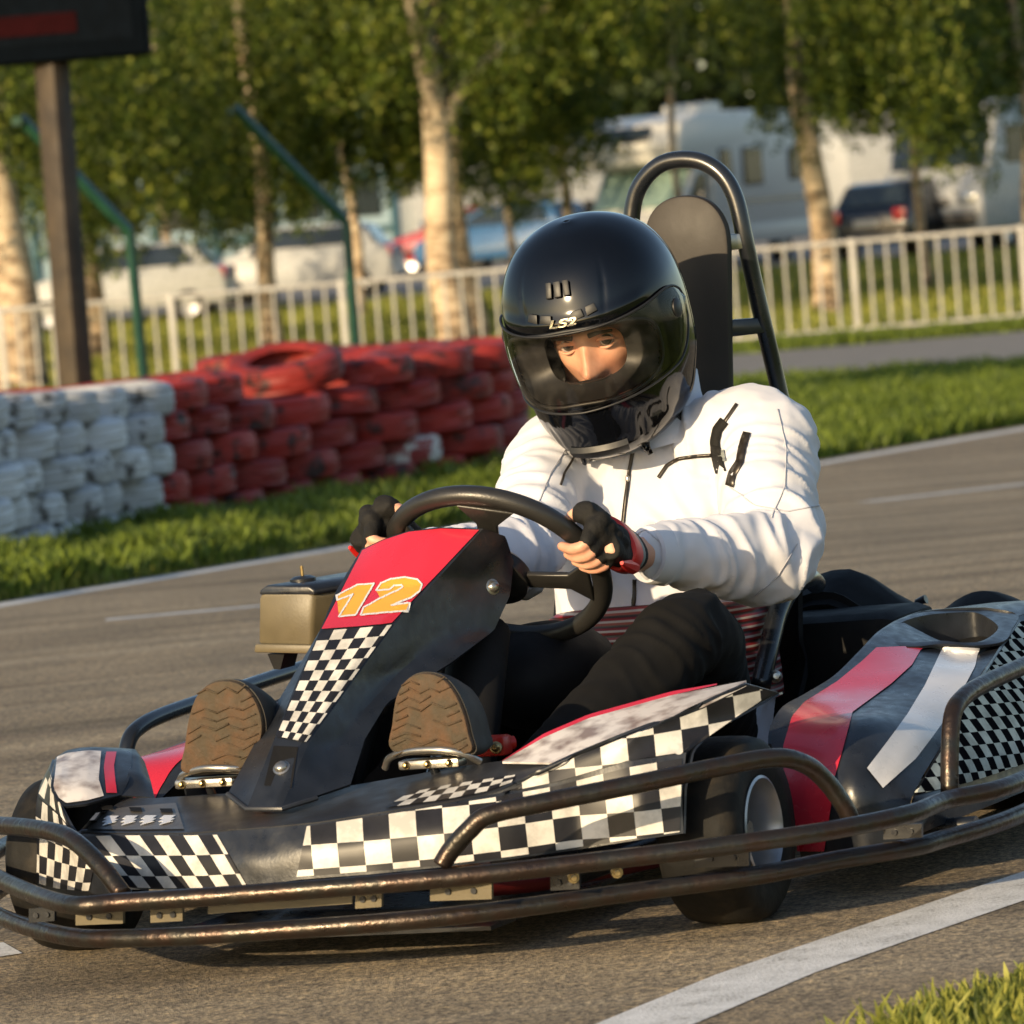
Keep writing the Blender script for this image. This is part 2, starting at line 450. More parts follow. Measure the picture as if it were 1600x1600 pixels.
def asphalt_mat():
    mt, nt, b = newmat("asphalt"); L = nt.links
    tc = N(nt, "ShaderNodeTexCoord"); src = tc.outputs["Object"]
    mp = N(nt, "ShaderNodeMapping"); mp.inputs["Rotation"].default_value = (0, 0, rad(-68)); mp.inputs["Scale"].default_value = (.5, 5.5, 1); 
    L.new(src, mp.inputs[0])
    n0 = N(nt, "ShaderNodeTexNoise", Scale=.55, Detail=7, Roughness=.6); L.new(mp.outputs[0], n0.inputs["Vector"])   # rubbered streaks along the track
    n1 = N(nt, "ShaderNodeTexNoise", Scale=2.2, Detail=5); L.new(src, n1.inputs["Vector"])
    n2 = N(nt, "ShaderNodeTexVoronoi", Scale=170., feature='F1'); L.new(src, n2.inputs["Vector"])
    n3 = N(nt, "ShaderNodeTexNoise", Scale=130., Detail=4, Roughness=.75); L.new(src, n3.inputs["Vector"])
    r0 = ramp(nt, n0.outputs["Fac"], [(.33, (.215, .180, .138)), (.5, (.36, .305, .232)), (.66, (.46, .395, .305))])
    r1 = ramp(nt, n1.outputs["Fac"], [(.3, (.80, .80, .80)), (.7, (1.08, 1.06, 1.03))])
    r2 = ramp(nt, n3.outputs["Fac"], [(.34, (.26, .27, .29)), (.50, (.85, .85, .85)), (.66, (1.75, 1.65, 1.45))])
    a = N(nt, "ShaderNodeMix", data_type='RGBA', blend_type='MULTIPLY'); a.inputs[0].default_value = 1
    L.new(r0.outputs[0], a.inputs[6]); L.new(r1.outputs[0], a.inputs[7])
    c = N(nt, "ShaderNodeMix", data_type='RGBA', blend_type='MULTIPLY'); c.inputs[0].default_value = 1
    L.new(a.outputs[2], c.inputs[6]); L.new(r2.outputs[0], c.inputs[7])
    n4 = N(nt, "ShaderNodeTexNoise", Scale=48., Detail=5, Roughness=.7); L.new(src, n4.inputs["Vector"])
    r4 = ramp(nt, n4.outputs["Fac"], [(.38, (.62, .62, .63)), (.5, (1, 1, 1)), (.64, (1.35, 1.28, 1.12))])
    c5 = N(nt, "ShaderNodeMix", data_type='RGBA', blend_type='MULTIPLY'); c5.inputs[0].default_value = 1
    L.new(c.outputs[2], c5.inputs[6]); L.new(r4.outputs[0], c5.inputs[7]); c = c5
    L.new(c.outputs[2], b.inputs["Base Color"]); b.inputs["Roughness"].default_value = .85; b.inputs["Specular IOR Level"].default_value = .25
    bp = N(nt, "ShaderNodeBump", Strength=1.0, Distance=.013); L.new(n3.outputs["Fac"], bp.inputs["Height"]); L.new(bp.outputs[0], b.inputs["Normal"])
    return mt
def paint_mat():
    mt, nt, b = newmat("worn road paint"); L = nt.links
    tc = N(nt, "ShaderNodeTexCoord"); src = tc.outputs["Object"]
    n1 = N(nt, "ShaderNodeTexNoise", Scale=14., Detail=9, Roughness=.7); L.new(src, n1.inputs["Vector"])
    n3 = N(nt, "ShaderNodeTexNoise", Scale=220., Detail=3); L.new(src, n3.inputs["Vector"])
    mx = N(nt, "ShaderNodeMix", data_type='FLOAT'); mx.inputs[0].default_value = .45
    L.new(n1.outputs["Fac"], mx.inputs[2]); L.new(n3.outputs["Fac"], mx.inputs[3])
    r = ramp(nt, mx.outputs[0], [(.34, (.16, .145, .13)), (.44, (.52, .52, .51)), (.6, (.72, .72, .72))])
    L.new(r.outputs[0], b.inputs["Base Color"]); b.inputs["Roughness"].default_value = .7
    bp = N(nt, "ShaderNodeBump", Strength=.4, Distance=.004); L.new(n3.outputs["Fac"], bp.inputs["Height"]); L.new(bp.outputs[0], b.inputs["Normal"])
    return mt
M['grass_soil'] = ground_mat("grass ground", [(.3, (.04, .05, .010)), (.5, (.14, .18, .02)), (.7, (.26, .28, .04))], 1.1, fine=30.)
M['asphalt'] = asphalt_mat()
M['paint'] = paint_mat()
M['asphalt_far'] = ground_mat("service road asphalt", [(.3, (.17, .16, .15)), (.7, (.27, .25, .225))], 3., fine=40.)

def far_ext(a, b, ya, yb):
    """world XY of the line through two ground points, at two distances"""
    f = lambda y: (a.x + (b.x - a.x) * (y - a.y) / (b.y - a.y), y)
    return [f(ya), f(yb)]
gx = np.concatenate([np.linspace(-160, -9, 30), np.linspace(-8, 8, 60), np.linspace(9, 160, 30)])
gy = np.concatenate([np.linspace(-60, 2, 12), np.linspace(3, 34, 90), np.linspace(35, 130, 60), np.linspace(140, 600, 20)])
XX, YY = np.meshgrid(gx, gy); ZZ = gh(XX, YY)
ZZ = ZZ - .008
idx = np.arange(XX.size).reshape(XX.shape)
Q = np.stack([idx[:-1, :-1], idx[:-1, 1:], idx[1:, 1:], idx[1:, :-1]], -1).reshape(-1, 4)
o = np_mesh("ground", np.column_stack([XX.ravel(), YY.ravel(), ZZ.ravel()]), Q, M['grass_soil'], smooth=True); tag(o, kind="structure")

# far edge of the track in the photograph: (0,940) .. (1600,665)
edge_px = [(-250, 980), (0, 940), (280, 893), (560, 846), (900, 785), (1290, 716), (1600, 664), (1850, 624)]
edge = [G(*p) for p in edge_px]
edge_w = [Vector((e.x, e.y, 0)) for e in edge]
lft = edge_w[0] + (edge_w[0] - edge_w[2]).normalized() * 14
rgt = edge_w[-1] + (edge_w[-1] - edge_w[-3]).normalized() * 30
EDGE = [lft] + edge_w + [rgt]
# near grass corner: (1340,1600)..(1600,1500)
n1 = G(1330, 1612); n2 = G(1620, 1508)
nd = Vector((n2.x - n1.x, n2.y - n1.y, 0)).normalized()
nA = Vector((n1.x, n1.y, 0)) - nd * 12; nB = Vector((n1.x, n1.y, 0)) + nd * 45
NEAR = [nA, nB]
o = sheet("track", EDGE, NEAR, 160, 90, 0.0, M['asphalt']); tag(o, kind="structure")
def line_strip(name, px_a, w, ext=(0, 0), off=.0015):
    pts = [G(*p) for p in px_a]; pts = [Vector((p.x, p.y, 0)) for p in pts]
    d0 = (pts[1] - pts[0]).normalized(); d1 = (pts[-1] - pts[-2]).normalized()
    if ext[0]: pts = [pts[0] - d0 * ext[0]] + pts
    if ext[1]: pts = pts + [pts[-1] + d1 * ext[1]]
    pts = resample(pts, 60); A_ = []; B_ = []
    for i, p in enumerate(pts):
        t = (pts[min(i + 1, 59)] - pts[max(i - 1, 0)]).normalized(); nn = Vector((-t.y, t.x, 0))
        A_.append(p + nn * w / 2); B_.append(p - nn * w / 2)
    o = sheet(name, A_, B_, 80, 4, off, M['paint']); tag(o, kind="structure"); return o
inner = [(x, y + 6) for x, y in edge_px[1:-1]]
line_strip("edge_line", inner, .13, (12, 20))
line_strip("edge_line", [(975, 1615), (1200, 1520), (1400, 1453), (1600, 1385)], .15, (6, 14))
line_strip("lane_line", [(165, 969), (420, 946)], .10)
line_strip("lane_line", [(1350, 785), (1640, 752)], .12)
line_strip("lane_line", [(-60, 1494), (20, 1482)], .16)

# service road beyond the verge: far edge (1140,555)..(1600,517), near edge (1140,603)..(1600,575)
fa, fb = G(1140, 556), G(1600, 519); na, nb = G(1140, 601), G(1600, 573)
o = sheet("service_road", far_ext(Vector((0, 0)), Vector((0, 1)), 0, 1) if False else [(fa.x - (fb.x - fa.x) * 6, fa.y - (fb.y - fa.y) * 6), (fb.x + (fb.x - fa.x) * 6, fb.y + (fb.y - fa.y) * 6)],
          [(na.x - (nb.x - na.x) * 6, na.y - (nb.y - na.y) * 6), (nb.x + (nb.x - na.x) * 6, nb.y + (nb.y - na.y) * 6)], 60, 8, .012, M['asphalt_far'])
tag(o, kind="structure")
# car park beyond the lawn
o = sheet("car_park", [(-60, 135), (60, 135)], [(-60, 96), (60, 96)], 30, 10, .02, M['asphalt_far']); tag(o, kind="structure")

# grass blades -------------------------------------------------------
def leafmat(name, c1, c2, scale=1.2, trans=.35, rough=.55, c3=None):
    mt, nt, b = newmat(name); L = nt.links
    g = N(nt, "ShaderNodeNewGeometry"); tc = N(nt, "ShaderNodeTexCoord")
    nz = N(nt, "ShaderNodeTexNoise", Scale=scale, Detail=3); L.new(tc.outputs["Object"], nz.inputs["Vector"])
    ad = N(nt, "ShaderNodeMix", data_type='FLOAT'); ad.inputs[0].default_value = .55
    L.new(nz.outputs["Fac"], ad.inputs[2]); L.new(g.outputs["Random Per Island"], ad.inputs[3])
    r = ramp(nt, ad.outputs[0], [(.25, c1), (.75, c2)] if c3 is None else [(.2, c1), (.6, c2), (.85, c3)])
    L.new(r.outputs[0], b.inputs["Base Color"]); b.inputs["Roughness"].default_value = rough; b.inputs["Specular IOR Level"].default_value = .3
    tr = N(nt, "ShaderNodeBsdfTranslucent"); L.new(r.outputs[0], tr.inputs[0])
    ms = N(nt, "ShaderNodeMixShader"); ms.inputs[0].default_value = trans
    L.new(b.outputs[0], ms.inputs[1]); L.new(tr.outputs[0], ms.inputs[2])
    L.new(ms.outputs[0], nt.nodes["Material Output"].inputs[0])
    return mt
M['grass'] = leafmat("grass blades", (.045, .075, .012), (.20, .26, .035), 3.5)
M['grass_yellow'] = leafmat("yellowish grass blades", (.13, .16, .03), (.37, .36, .07), 3.0)  # paler, yellower tones than the other blades
def blades(name, P, hgt, wid, mat, label, cat="grass", broad=0.0):
    """P: Nx2 root points; each blade is two joined quads bent over"""
    n = len(P); z = gh(P[:, 0], P[:, 1]); a = RNG.uniform(0, 2 * np.pi, n)
    h = hgt * RNG.uniform(.45, 1.15, n) * (.95 + .45 * np.sin(P[:, 0] * 6.3 + 2 * np.sin(P[:, 1] * 2.9)) * np.sin(P[:, 1] * 5.1 + 1.3 * np.sin(P[:, 0] * 3.7))); w = wid * RNG.uniform(.6, 1.3, n)
    dx, dy = np.cos(a), np.sin(a); lean = RNG.uniform(.1, .7, n) * h; b = RNG.uniform(0, 2 * np.pi, n)
    lx, ly = np.cos(b) * lean, np.sin(b) * lean
    R0 = np.column_stack([P, z - .012]); D = np.column_stack([dx * w / 2, dy * w / 2, np.zeros(n)])
    mid = R0 + np.column_stack([lx * .3, ly * .3, h * .6]); tip = R0 + np.column_stack([lx, ly, h])
    V = np.stack([R0 - D * .8, R0 + D * .8, mid + D * (1 + broad), mid - D * (1 + broad), tip + D * .15, tip - D * .15], 1).reshape(-1, 3)
    i = np.arange(n)[:, None] * 6
    Q = np.concatenate([i + np.array([[0, 1, 2, 3]]), i + np.array([[3, 2, 4, 5]])])
    o = np_mesh(name, V, Q, mat); tag(o, label, cat, kind="stuff"); return o
def scatter_between(A_, B_, n, clump=0.0):
    A_ = resample(A_, 60); B_ = resample(B_, 60)
    u = RNG.uniform(0, 59, n); v = RNG.uniform(0, 1, n); i = u.astype(int).clip(0, 58); t = u - i
    Aa = np.array([[p.x, p.y] for p in A_]); Bb = np.array([[p.x, p.y] for p in B_])
    a = Aa[i] * (1 - t[:, None]) + Aa[i + 1] * t[:, None]; b = Bb[i] * (1 - t[:, None]) + Bb[i + 1] * t[:, None]
    P = a * (1 - v[:, None]) + b * v[:, None]
    if clump:
        k = np.sin(P[:, 0] * 5.1 + np.sin(P[:, 1] * 3.3)) * np.sin(P[:, 1] * 4.3 + P[:, 0] * 1.7)
        P = P[RNG.uniform(-1.2, 1, len(P)) < k + clump]
    return P
def off_line(pts, d):
    out = []
    for i, p in enumerate(pts):
        t = (pts[min(i + 1, len(pts) - 1)] - pts[max(i - 1, 0)]).normalized(); out.append(p + Vector((-t.y, t.x, 0)) * d)
    return out
VIS = [G(*p) for p in [(-60, 950), (280, 893), (560, 846), (900, 785), (1290, 716), (1640, 657)]]
VIS = [Vector((p.x, p.y, 0)) for p in VIS]
TYRE_PX = [(-60, 910), (60, 882), (200, 852), (290, 833), (420, 808), (558, 784), (690, 763), (770, 750), (815, 740), (838, 722)]
TP = [G(*p) for p in TYRE_PX]; TP = [Vector((p.x, p.y, 0)) for p in TP]
LV = resample(VIS, 200)
LFT = [p for p in LV if p.x < .55]; RGT = [p for p in LV if p.x > .4]
blades("grass", scatter_between(LFT, TP, 60000, .5), .13, .016, M['grass'], "bright green weeds and grass between the track edge and the tyre wall", broad=.6)
blades("grass", scatter_between(off_line(LFT, -.02), off_line(LFT, .22), 7000), .06, .010, M['grass_yellow'], "short sunlit grass fringe along the far white edge line")
R2 = [Vector((q[0], q[1], 0)) for q in [(na.x - (nb.x - na.x), na.y - (nb.y - na.y)), (nb.x + (nb.x - na.x) * .4, nb.y + (nb.y - na.y) * .4)]]
blades("grass", scatter_between(RGT, R2, 60000), .11, .02, M['grass'], "wide green grass verge right of the driver between the track and the grey service road")
R3a = [Vector((fa.x - (fb.x - fa.x), fa.y - (fb.y - fa.y), 0)), Vector((fb.x + (fb.x - fa.x) * .4, fb.y + (fb.y - fa.y) * .4, 0))]
R3b = [Vector((-8, 59.7, 0)), Vector((9, 59.7, 0))]
blades("grass", scatter_between(R3a, R3b, 30000), .12, .03, M['grass'], "grass strip between the service road and the white railing")
blades("grass", scatter_between([Vector((-8, 61, 0)), Vector((9, 61, 0))], [Vector((-11, 95, 0)), Vector((12, 95, 0))], 60000), .14, .05, M['grass_yellow'], "sunlit lawn under the birch trees behind the white railing")
c0 = Vector((n1.x, n1.y, 0)); 
blades("grass", scatter_between([c0 - nd * .6, c0 + nd * 1.2], [c0 - nd * .6 + Vector((.15, -.8, 0)), c0 + nd * 1.2 + Vector((.3, -.8, 0))], 9000), .035, .006, M['grass_yellow'], "yellowish sunlit grass in the near right corner beyond the white line")

# ------------------------------------------------------------------ tyre wall
def tyre_mat(name, base, worn, thr):
    mt, nt, b = newmat(name); L = nt.links
    tc = N(nt, "ShaderNodeTexCoord"); oi = N(nt, "ShaderNodeObjectInfo")
    ad = N(nt, "ShaderNodeVectorMath", operation='ADD'); L.new(tc.outputs["Object"], ad.inputs[0])
    sc = N(nt, "ShaderNodeVectorMath", operation='SCALE'); sc.inputs["Scale"].default_value = 37.
    L.new(oi.outputs["Location"], sc.inputs[0]); L.new(sc.outputs[0], ad.inputs[1])
    nz = N(nt, "ShaderNodeTexNoise", Scale=7., Detail=8, Roughness=.62); L.new(ad.outputs[0], nz.inputs["Vector"])
    hs = N(nt, "ShaderNodeMix", data_type='RGBA'); L.new(oi.outputs["Random"], hs.inputs[0])
    hs.inputs[6].default_value = (*[c * .72 for c in base], 1); hs.inputs[7].default_value = (*[min(1, c * 1.15) for c in base], 1)
    r = ramp(nt, nz.outputs["Fac"], [(thr[0], (1, 1, 1)), (thr[1], (0, 0, 0))])
    mx = N(nt, "ShaderNodeMix", data_type='RGBA'); L.new(r.outputs[0], mx.inputs[0]); L.new(hs.outputs[2], mx.inputs[6]); mx.inputs[7].default_value = (*worn, 1)
    L.new(mx.outputs[2], b.inputs["Base Color"]); b.inputs["Roughness"].default_value = .62
    bp = N(nt, "ShaderNodeBump", Strength=.3, Distance=.008); L.new(nz.outputs["Fac"], bp.inputs["Height"]); L.new(bp.outputs[0], b.inputs["Normal"])
    return mt
M['tyre_red'] = tyre_mat("red painted tyre", (.30, .022, .016), (.030, .010, .010), (.38, .46))
M['tyre_white'] = tyre_mat("white painted tyre", (.56, .57, .58), (.09, .085, .08), (.40, .445))
M['tyre_pink'] = tyre_mat("white over red painted tyre", (.58, .57, .57), (.26, .04, .04), (.50, .53))
def tyre_mesh(name, mat, R=.31, h=.158, seed=0):
    mb = MB(); rg = random.Random(seed); sq = rg.uniform(.93, 1.0)
    prof = [(R * .58, -h * .36), (R * .66, -h * .5), (R * .84, -h * .50), (R * .94, -h * .44), (R * .985, -h * .33), (R * .97, -h * .235), (R * .995, -h * .2), (R, -h * .06), (R * .978, -h * .03), (R * .978, h * .03), (R, h * .06),
            (R * .995, h * .2), (R * .97, h * .235), (R * .985, h * .33), (R * .94, h * .44), (R * .84, h * .50), (R * .66, h * .5), (R * .58, h * .36), (R * .60, h * .3), (R * .80, h * .38), (R * .90, h * .2), (R * .90, -h * .2), (R * .80, -h * .38), (R * .60, -h * .3)]
    mb.lathe(prof, (0, 0, h / 2), (0, 0, 1), n=44, closed=True)
    vs = [Vector(v) for v in mb.v]
    for i, v in enumerate(vs):
        a = math.atan2(v.y, v.x); v.x *= 1 + .02 * math.sin(2 * a + seed); v.y *= sq; v.z += .006 * math.sin(2 * a + seed * 2)
        if abs(v.length) > R * .93 and int((a + math.pi) / (2 * math.pi) * 44) % 2: v.x *= .988; v.y *= .988
    mb.v = [tuple(v) for v in vs]
    o = mb.build(name, mat, split=50); return o
tproto = {k: [tyre_mesh("barrier_tyre", M['tyre_' + k], seed=s) for s in range(3)] for k in ('red', 'white', 'pink')}
tused = set()
ROWN = ['bottom', 'second', 'third', 'fourth', 'fifth', 'sixth']
def place_tyre(kind, x, y, z, tilt=(0, 0), label="", sc=1.0, group=None):
    k = random.randrange(3); src = tproto[kind][k]
    if (kind, k) not in tused: o = src; tused.add((kind, k))
    else: o = src.copy(); COL.objects.link(o)
    o.location = (x, y, z); o.rotation_euler = (tilt[0], tilt[1], random.uniform(0, 6.28)); o.scale = (sc, sc, 1.0)
    tag(o, label, "tyre", group or ("white painted tyres of the barrier" if kind == 'white' else "red painted tyres of the barrier"))
    return o
tl = resample(TP, 200)
Ltot = sum((b - a).length for a, b in zip(tl, tl[1:]))
tdir = (tl[-1] - tl[0]).normalized(); tnorm = Vector((-tdir.y, tdir.x, 0))
if tnorm.y < 0: tnorm = -tnorm
TH = .147; SP = .60
ncol = int(Ltot / SP) + 1
for row in range(5):
    for depth in (0, 1):
        if depth == 1 and row < 2: continue
        for c in range(ncol):
            s = c * SP + (SP / 2 if row % 2 else 0) + random.uniform(-.03, .03)
            if s > Ltot: continue
            p = tl[min(199, int(s / Ltot * 199))] + tnorm * (.30 + depth * .55 + random.uniform(-.04, .04))
            z = float(gh(p.x, p.y)) + row * TH + (.0 if row == 0 else random.uniform(-.004, .004))
            px = projpx = None
            dv = Vector((p.x, p.y, z + .1)) - CW; zz = dv.dot(fwW); px = 800 + F * dv.dot(rW) / zz
            if row == 4 and 362 < px < 548: continue
            white = px < (215 if row % 2 == 0 else 190)
            kind = 'white' if (white and depth == 0) else 'red'
            if depth == 0 and row == 1 and 95 < px < 150: kind = 'pink'
            if depth == 0 and row == 1 and 560 < px < 625: kind = 'pink'
            if row == 4 and px > 560 and depth == 0 and random.random() < .0: continue
            side = "left" if px < 400 else ("middle" if px < 620 else "right")
            cname = {'white': 'white', 'red': 'red', 'pink': 'white-and-red'}[kind]
            pos = c + 1
            ordn = ['first', 'second', 'third', 'fourth', 'fifth', 'sixth', 'seventh', 'eighth', 'ninth', 'tenth', 'eleventh', 'twelfth', 'thirteenth', 'fourteenth', 'fifteenth', 'sixteenth', 'seventeenth'][min(c, 16)]
            lab = f"{cname} tyre, {ordn} from left in the {['bottom', 'second', 'middle', 'fourth', 'top'][row]} row of the {'front' if depth == 0 else 'rear'} tyre wall"
            place_tyre(kind, p.x, p.y, z, (random.uniform(-.02, .02), random.uniform(-.02, .02)), lab)
# loose tyres lying tilted on top, and the wall's far end curving away
def top_tyre(px, py, along, tilt, lab, kind='red', extra=0):
    p = tl[int(along * 199)] + tnorm * .34
    z = float(gh(p.x, p.y)) + 4 * TH + extra
    return place_tyre(kind, p.x, p.y, z, tilt, lab, 1.0)
LT = len(tl)
def frac_px(target):
    best = 0
    for i, q in enumerate(tl):
        p = q + tnorm * .34; d = Vector((p.x, p.y, .4)) - CW; x = 800 + F * d.dot(rW) / d.dot(fwW)
        if x < target: best = i
    return best / 199
tt_ = top_tyre(0, 0, frac_px(452), (.33, -.10), "orange red tyre lying tilted with its hole showing on top of the tyre wall", extra=.06)
tt_.rotation_euler = (.24, -.07, 0)
endp = tl[-1]
for k in range(3):
    for row in range(5):
        p = endp + tdir * (.18 + .12 * k) + tnorm * (.75 + .55 * k)
        place_tyre('red', p.x, p.y, float(gh(p.x, p.y)) + row * TH, (0, 0), f"red tyre in the {['bottom', 'second', 'third', 'fourth', 'fifth'][row]} layer of the {['nearest', 'middle', 'farthest'][k]} stack where the wall turns away")
for kk in tproto:
    for k in range(3):
        if (kk, k) not in tused: bpy.data.objects.remove(tproto[kk][k])

# ------------------------------------------------------------------ white railing
M['fence'] = pbr("white painted railing", (.48, .46, .42), .5, var=.2, scale=3, bump=.05)
fence = empty("metal_railing", loc=(0, 60, float(gh(0, 60))))
tag(fence, "long white metal railing with upright bars between the grass verge and the birch lawn", "fence")
FY = 60.0
def fz(x): return float(gh(x, FY + .02 * x))
x0, x1, bay = -9.0, 10.0, 2.0
def fxy(x): return (x, .02 * x)
mb = MB(); mb2 = MB()
zg = fz(0) - fence.location.z
for (z_, r_) in ((1.12, .028), (.10, .022)):
    MB().tube([(x, .02 * x, z_) for x in np.linspace(x0, x1, 20)], r_, n=8).build("rail", M['fence'], fence)
pxs = [G(p, 505).x for p in (10,)]
xx = x0 + 1.22
k = 0
while xx < x1:
    MB().box((xx, .02 * xx, .56), (.07, .07, 1.2)).build("post", M['fence'], fence, bevel=.006)
    pb = MB()
    nb_ = 9
    for i in range(1, nb_ + 1):
        x_ = xx + bay * i / (nb_ + 1); pb.tube([(x_, .02 * x_, .1), (x_, .02 * x_, 1.1)], .016, n=6)
    if xx + bay < x1 + .5: pb.build("picket_panel", M['fence'], fence)
    xx += bay; k += 1
# lower mid rail on the bay behind the driver
# ------------------------------------------------------------------ display board on its post
M['navy'] = pbr("dark navy steel", (.002, .004, .007), .8, spec=.05, var=.3, bump=.05)
M['board_red'] = pbr("dark red display panel", (.018, .002, .003), .8, spec=.05, bump=0)
M['post_tan'] = pbr("weathered steel post", (.055, .038, .022), .7, col2=(.022, .015, .010), scale=5, bump=.2)
PB = G(116, 640); pbY = 30.5
def at(px, py, y): return Wp(px, py, y)
bt = at(85, 100, pbY); bb = at(118, 640, pbY)
board = empty("display_board", loc=(bb.x, pbY, float(gh(bb.x, pbY))))
tag(board, "large dark electronic display board on a thick square post behind the tyres at the left", "display board")
inv = Vector(board.location)
tc_ = at(78, 60, pbY) - inv; bc_ = Vector((at(117, 600, pbY).x - inv.x, 0, 0))
R45 = Matrix.Rotation(rad(-37), 3, 'Z')
def sqpost(mb, a, b, w, R):
    vs = [Vector(a) + R @ Vector((sx * w / 2, sy * w / 2, 0)) for sx, sy in ((-1, -1), (1, -1), (1, 1), (-1, 1))] + [Vector(b) + R @ Vector((sx * w / 2, sy * w / 2, 0)) for sx, sy in ((-1, -1), (1, -1), (1, 1), (-1, 1))]
    mb.add(vs, [(0, 1, 2, 3), (7, 6, 5, 4), (0, 4, 5, 1), (1, 5, 6, 2), (2, 6, 7, 3), (3, 7, 4, 0)])
mb = MB(); sqpost(mb, (bc_.x, 0, -.1), (tc_.x, 0, tc_.z), .15, R45); mb.build("post", M['post_tan'], board, bevel=.006)
c0_ = at(235, 100, pbY - .1) - inv; zb = (at(60, 98, pbY - .1) - inv).z; 
wB = 3.4; Hh = 1.7; xr = c0_.x
mb = MB(); mb.box((xr - wB / 2, 0, zb + Hh / 2), (wB, .34, Hh)); hs_ = mb.build("housing", M['navy'], board, bevel=.03)
mb = MB(); mb.box((xr - wB / 2, -.172, zb + Hh / 2 + .02), (wB - .16, .01, Hh - .16)); mb.build("bezel", M['navy'], board)
for i_ in range(4):
    mb = MB(); mb.box((xr - wB / 2 - .1, -.18, zb + .22 + i_ * .36), (wB - .62, .01, .12)); mb.build("display_row", M['board_red'], board)
# bent green posts
M['green_paint'] = pbr("green painted post", (.012, .06, .038), .4, var=.3, bump=.05)
M['green_worn'] = M['green_paint']
def bent_post(bpx, kpx, tpx, y, lab):
    b_ = at(*bpx, y); k_ = at(*kpx, y); t_ = at(*tpx, y - .25)
    g = float(gh(b_.x, y)); r_ = empty("bent_post", loc=(b_.x, y, g)); tag(r_, lab, "post", "bent green fence posts")
    o_ = Vector((b_.x, y, g))
    MB().tube([Vector((0, 0, -.1)), k_ - o_], .032, n=4).build("post", M['green_paint'], r_, smooth=False)
    MB().tube([k_ - o_, t_ - o_], .038, n=4).build("arm", M['green_paint'], r_, smooth=False)
    mb = MB()
    mb.box(t_ - o_ + Vector((-.02, -.03, -.02)), (.06, .05, .05)); mb.build("bracket", M['green_paint'], r_)
bent_post((228, 610), (203, 362), (32, 184), 31.5, "green bent post with slanting arm, just right of the thick board post")
bent_post((556, 560), (541, 345), (366, 168), 34.5, "green bent post with slanting arm, between the board post and the driver")

# ------------------------------------------------------------------ trees
def bark_mat(name):
    mt, nt, b = newmat(name); L = nt.links
    tc = N(nt, "ShaderNodeTexCoord"); mp = N(nt, "ShaderNodeMapping"); mp.inputs["Scale"].default_value = (2.2, 2.2, 5); L.new(tc.outputs["Object"], mp.inputs[0])
    n1 = N(nt, "ShaderNodeTexNoise", Scale=1.6, Detail=6, Roughness=.65); L.new(mp.outputs[0], n1.inputs["Vector"])
    sp = N(nt, "ShaderNodeSeparateXYZ"); L.new(tc.outputs["Object"], sp.inputs[0])
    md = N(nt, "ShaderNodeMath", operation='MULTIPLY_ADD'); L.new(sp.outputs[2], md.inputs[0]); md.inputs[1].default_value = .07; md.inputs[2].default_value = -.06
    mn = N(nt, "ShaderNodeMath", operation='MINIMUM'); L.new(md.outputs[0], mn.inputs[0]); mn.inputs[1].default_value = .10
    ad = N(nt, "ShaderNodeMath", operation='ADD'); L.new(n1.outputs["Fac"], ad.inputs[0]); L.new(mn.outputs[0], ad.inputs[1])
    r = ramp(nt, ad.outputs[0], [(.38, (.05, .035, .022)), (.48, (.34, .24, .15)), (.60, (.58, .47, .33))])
    L.new(r.outputs[0], b.inputs["Base Color"]); b.inputs["Roughness"].default_value = .8
    bp = N(nt, "ShaderNodeBump", Strength=.7, Distance=.03); L.new(n1.outputs["Fac"], bp.inputs["Height"]); L.new(bp.outputs[0], b.inputs["Normal"])
    return mt
M['bark'] = bark_mat("birch bark")
M['leaf'] = leafmat("birch leaves", (.014, .030, .004), (.095, .135, .013), 1.6, trans=.3, c3=(.27, .28, .045))  # third tone puts sunlit highlights into the colour of random leaves
M['leaf_far'] = leafmat("far wood leaves", (.010, .018, .008), (.035, .055, .014), .3, trans=.2)
def leaves_from(C, size, dirs=None):
    n = len(C); a = RNG.normal(size=(n, 3)); a /= np.linalg.norm(a, axis=1)[:, None]
    b = RNG.normal(size=(n, 3)); b -= a * (a * b).sum(1)[:, None]; b /= np.linalg.norm(b, axis=1)[:, None]
    s = size * RNG.uniform(.6, 1.3, n)[:, None]
    V = np.stack([C - a * s, C - b * s * .55, C + a * s, C + b * s * .55], 1).reshape(-1, 3)
    return V, np.arange(n * 4).reshape(n, 4)
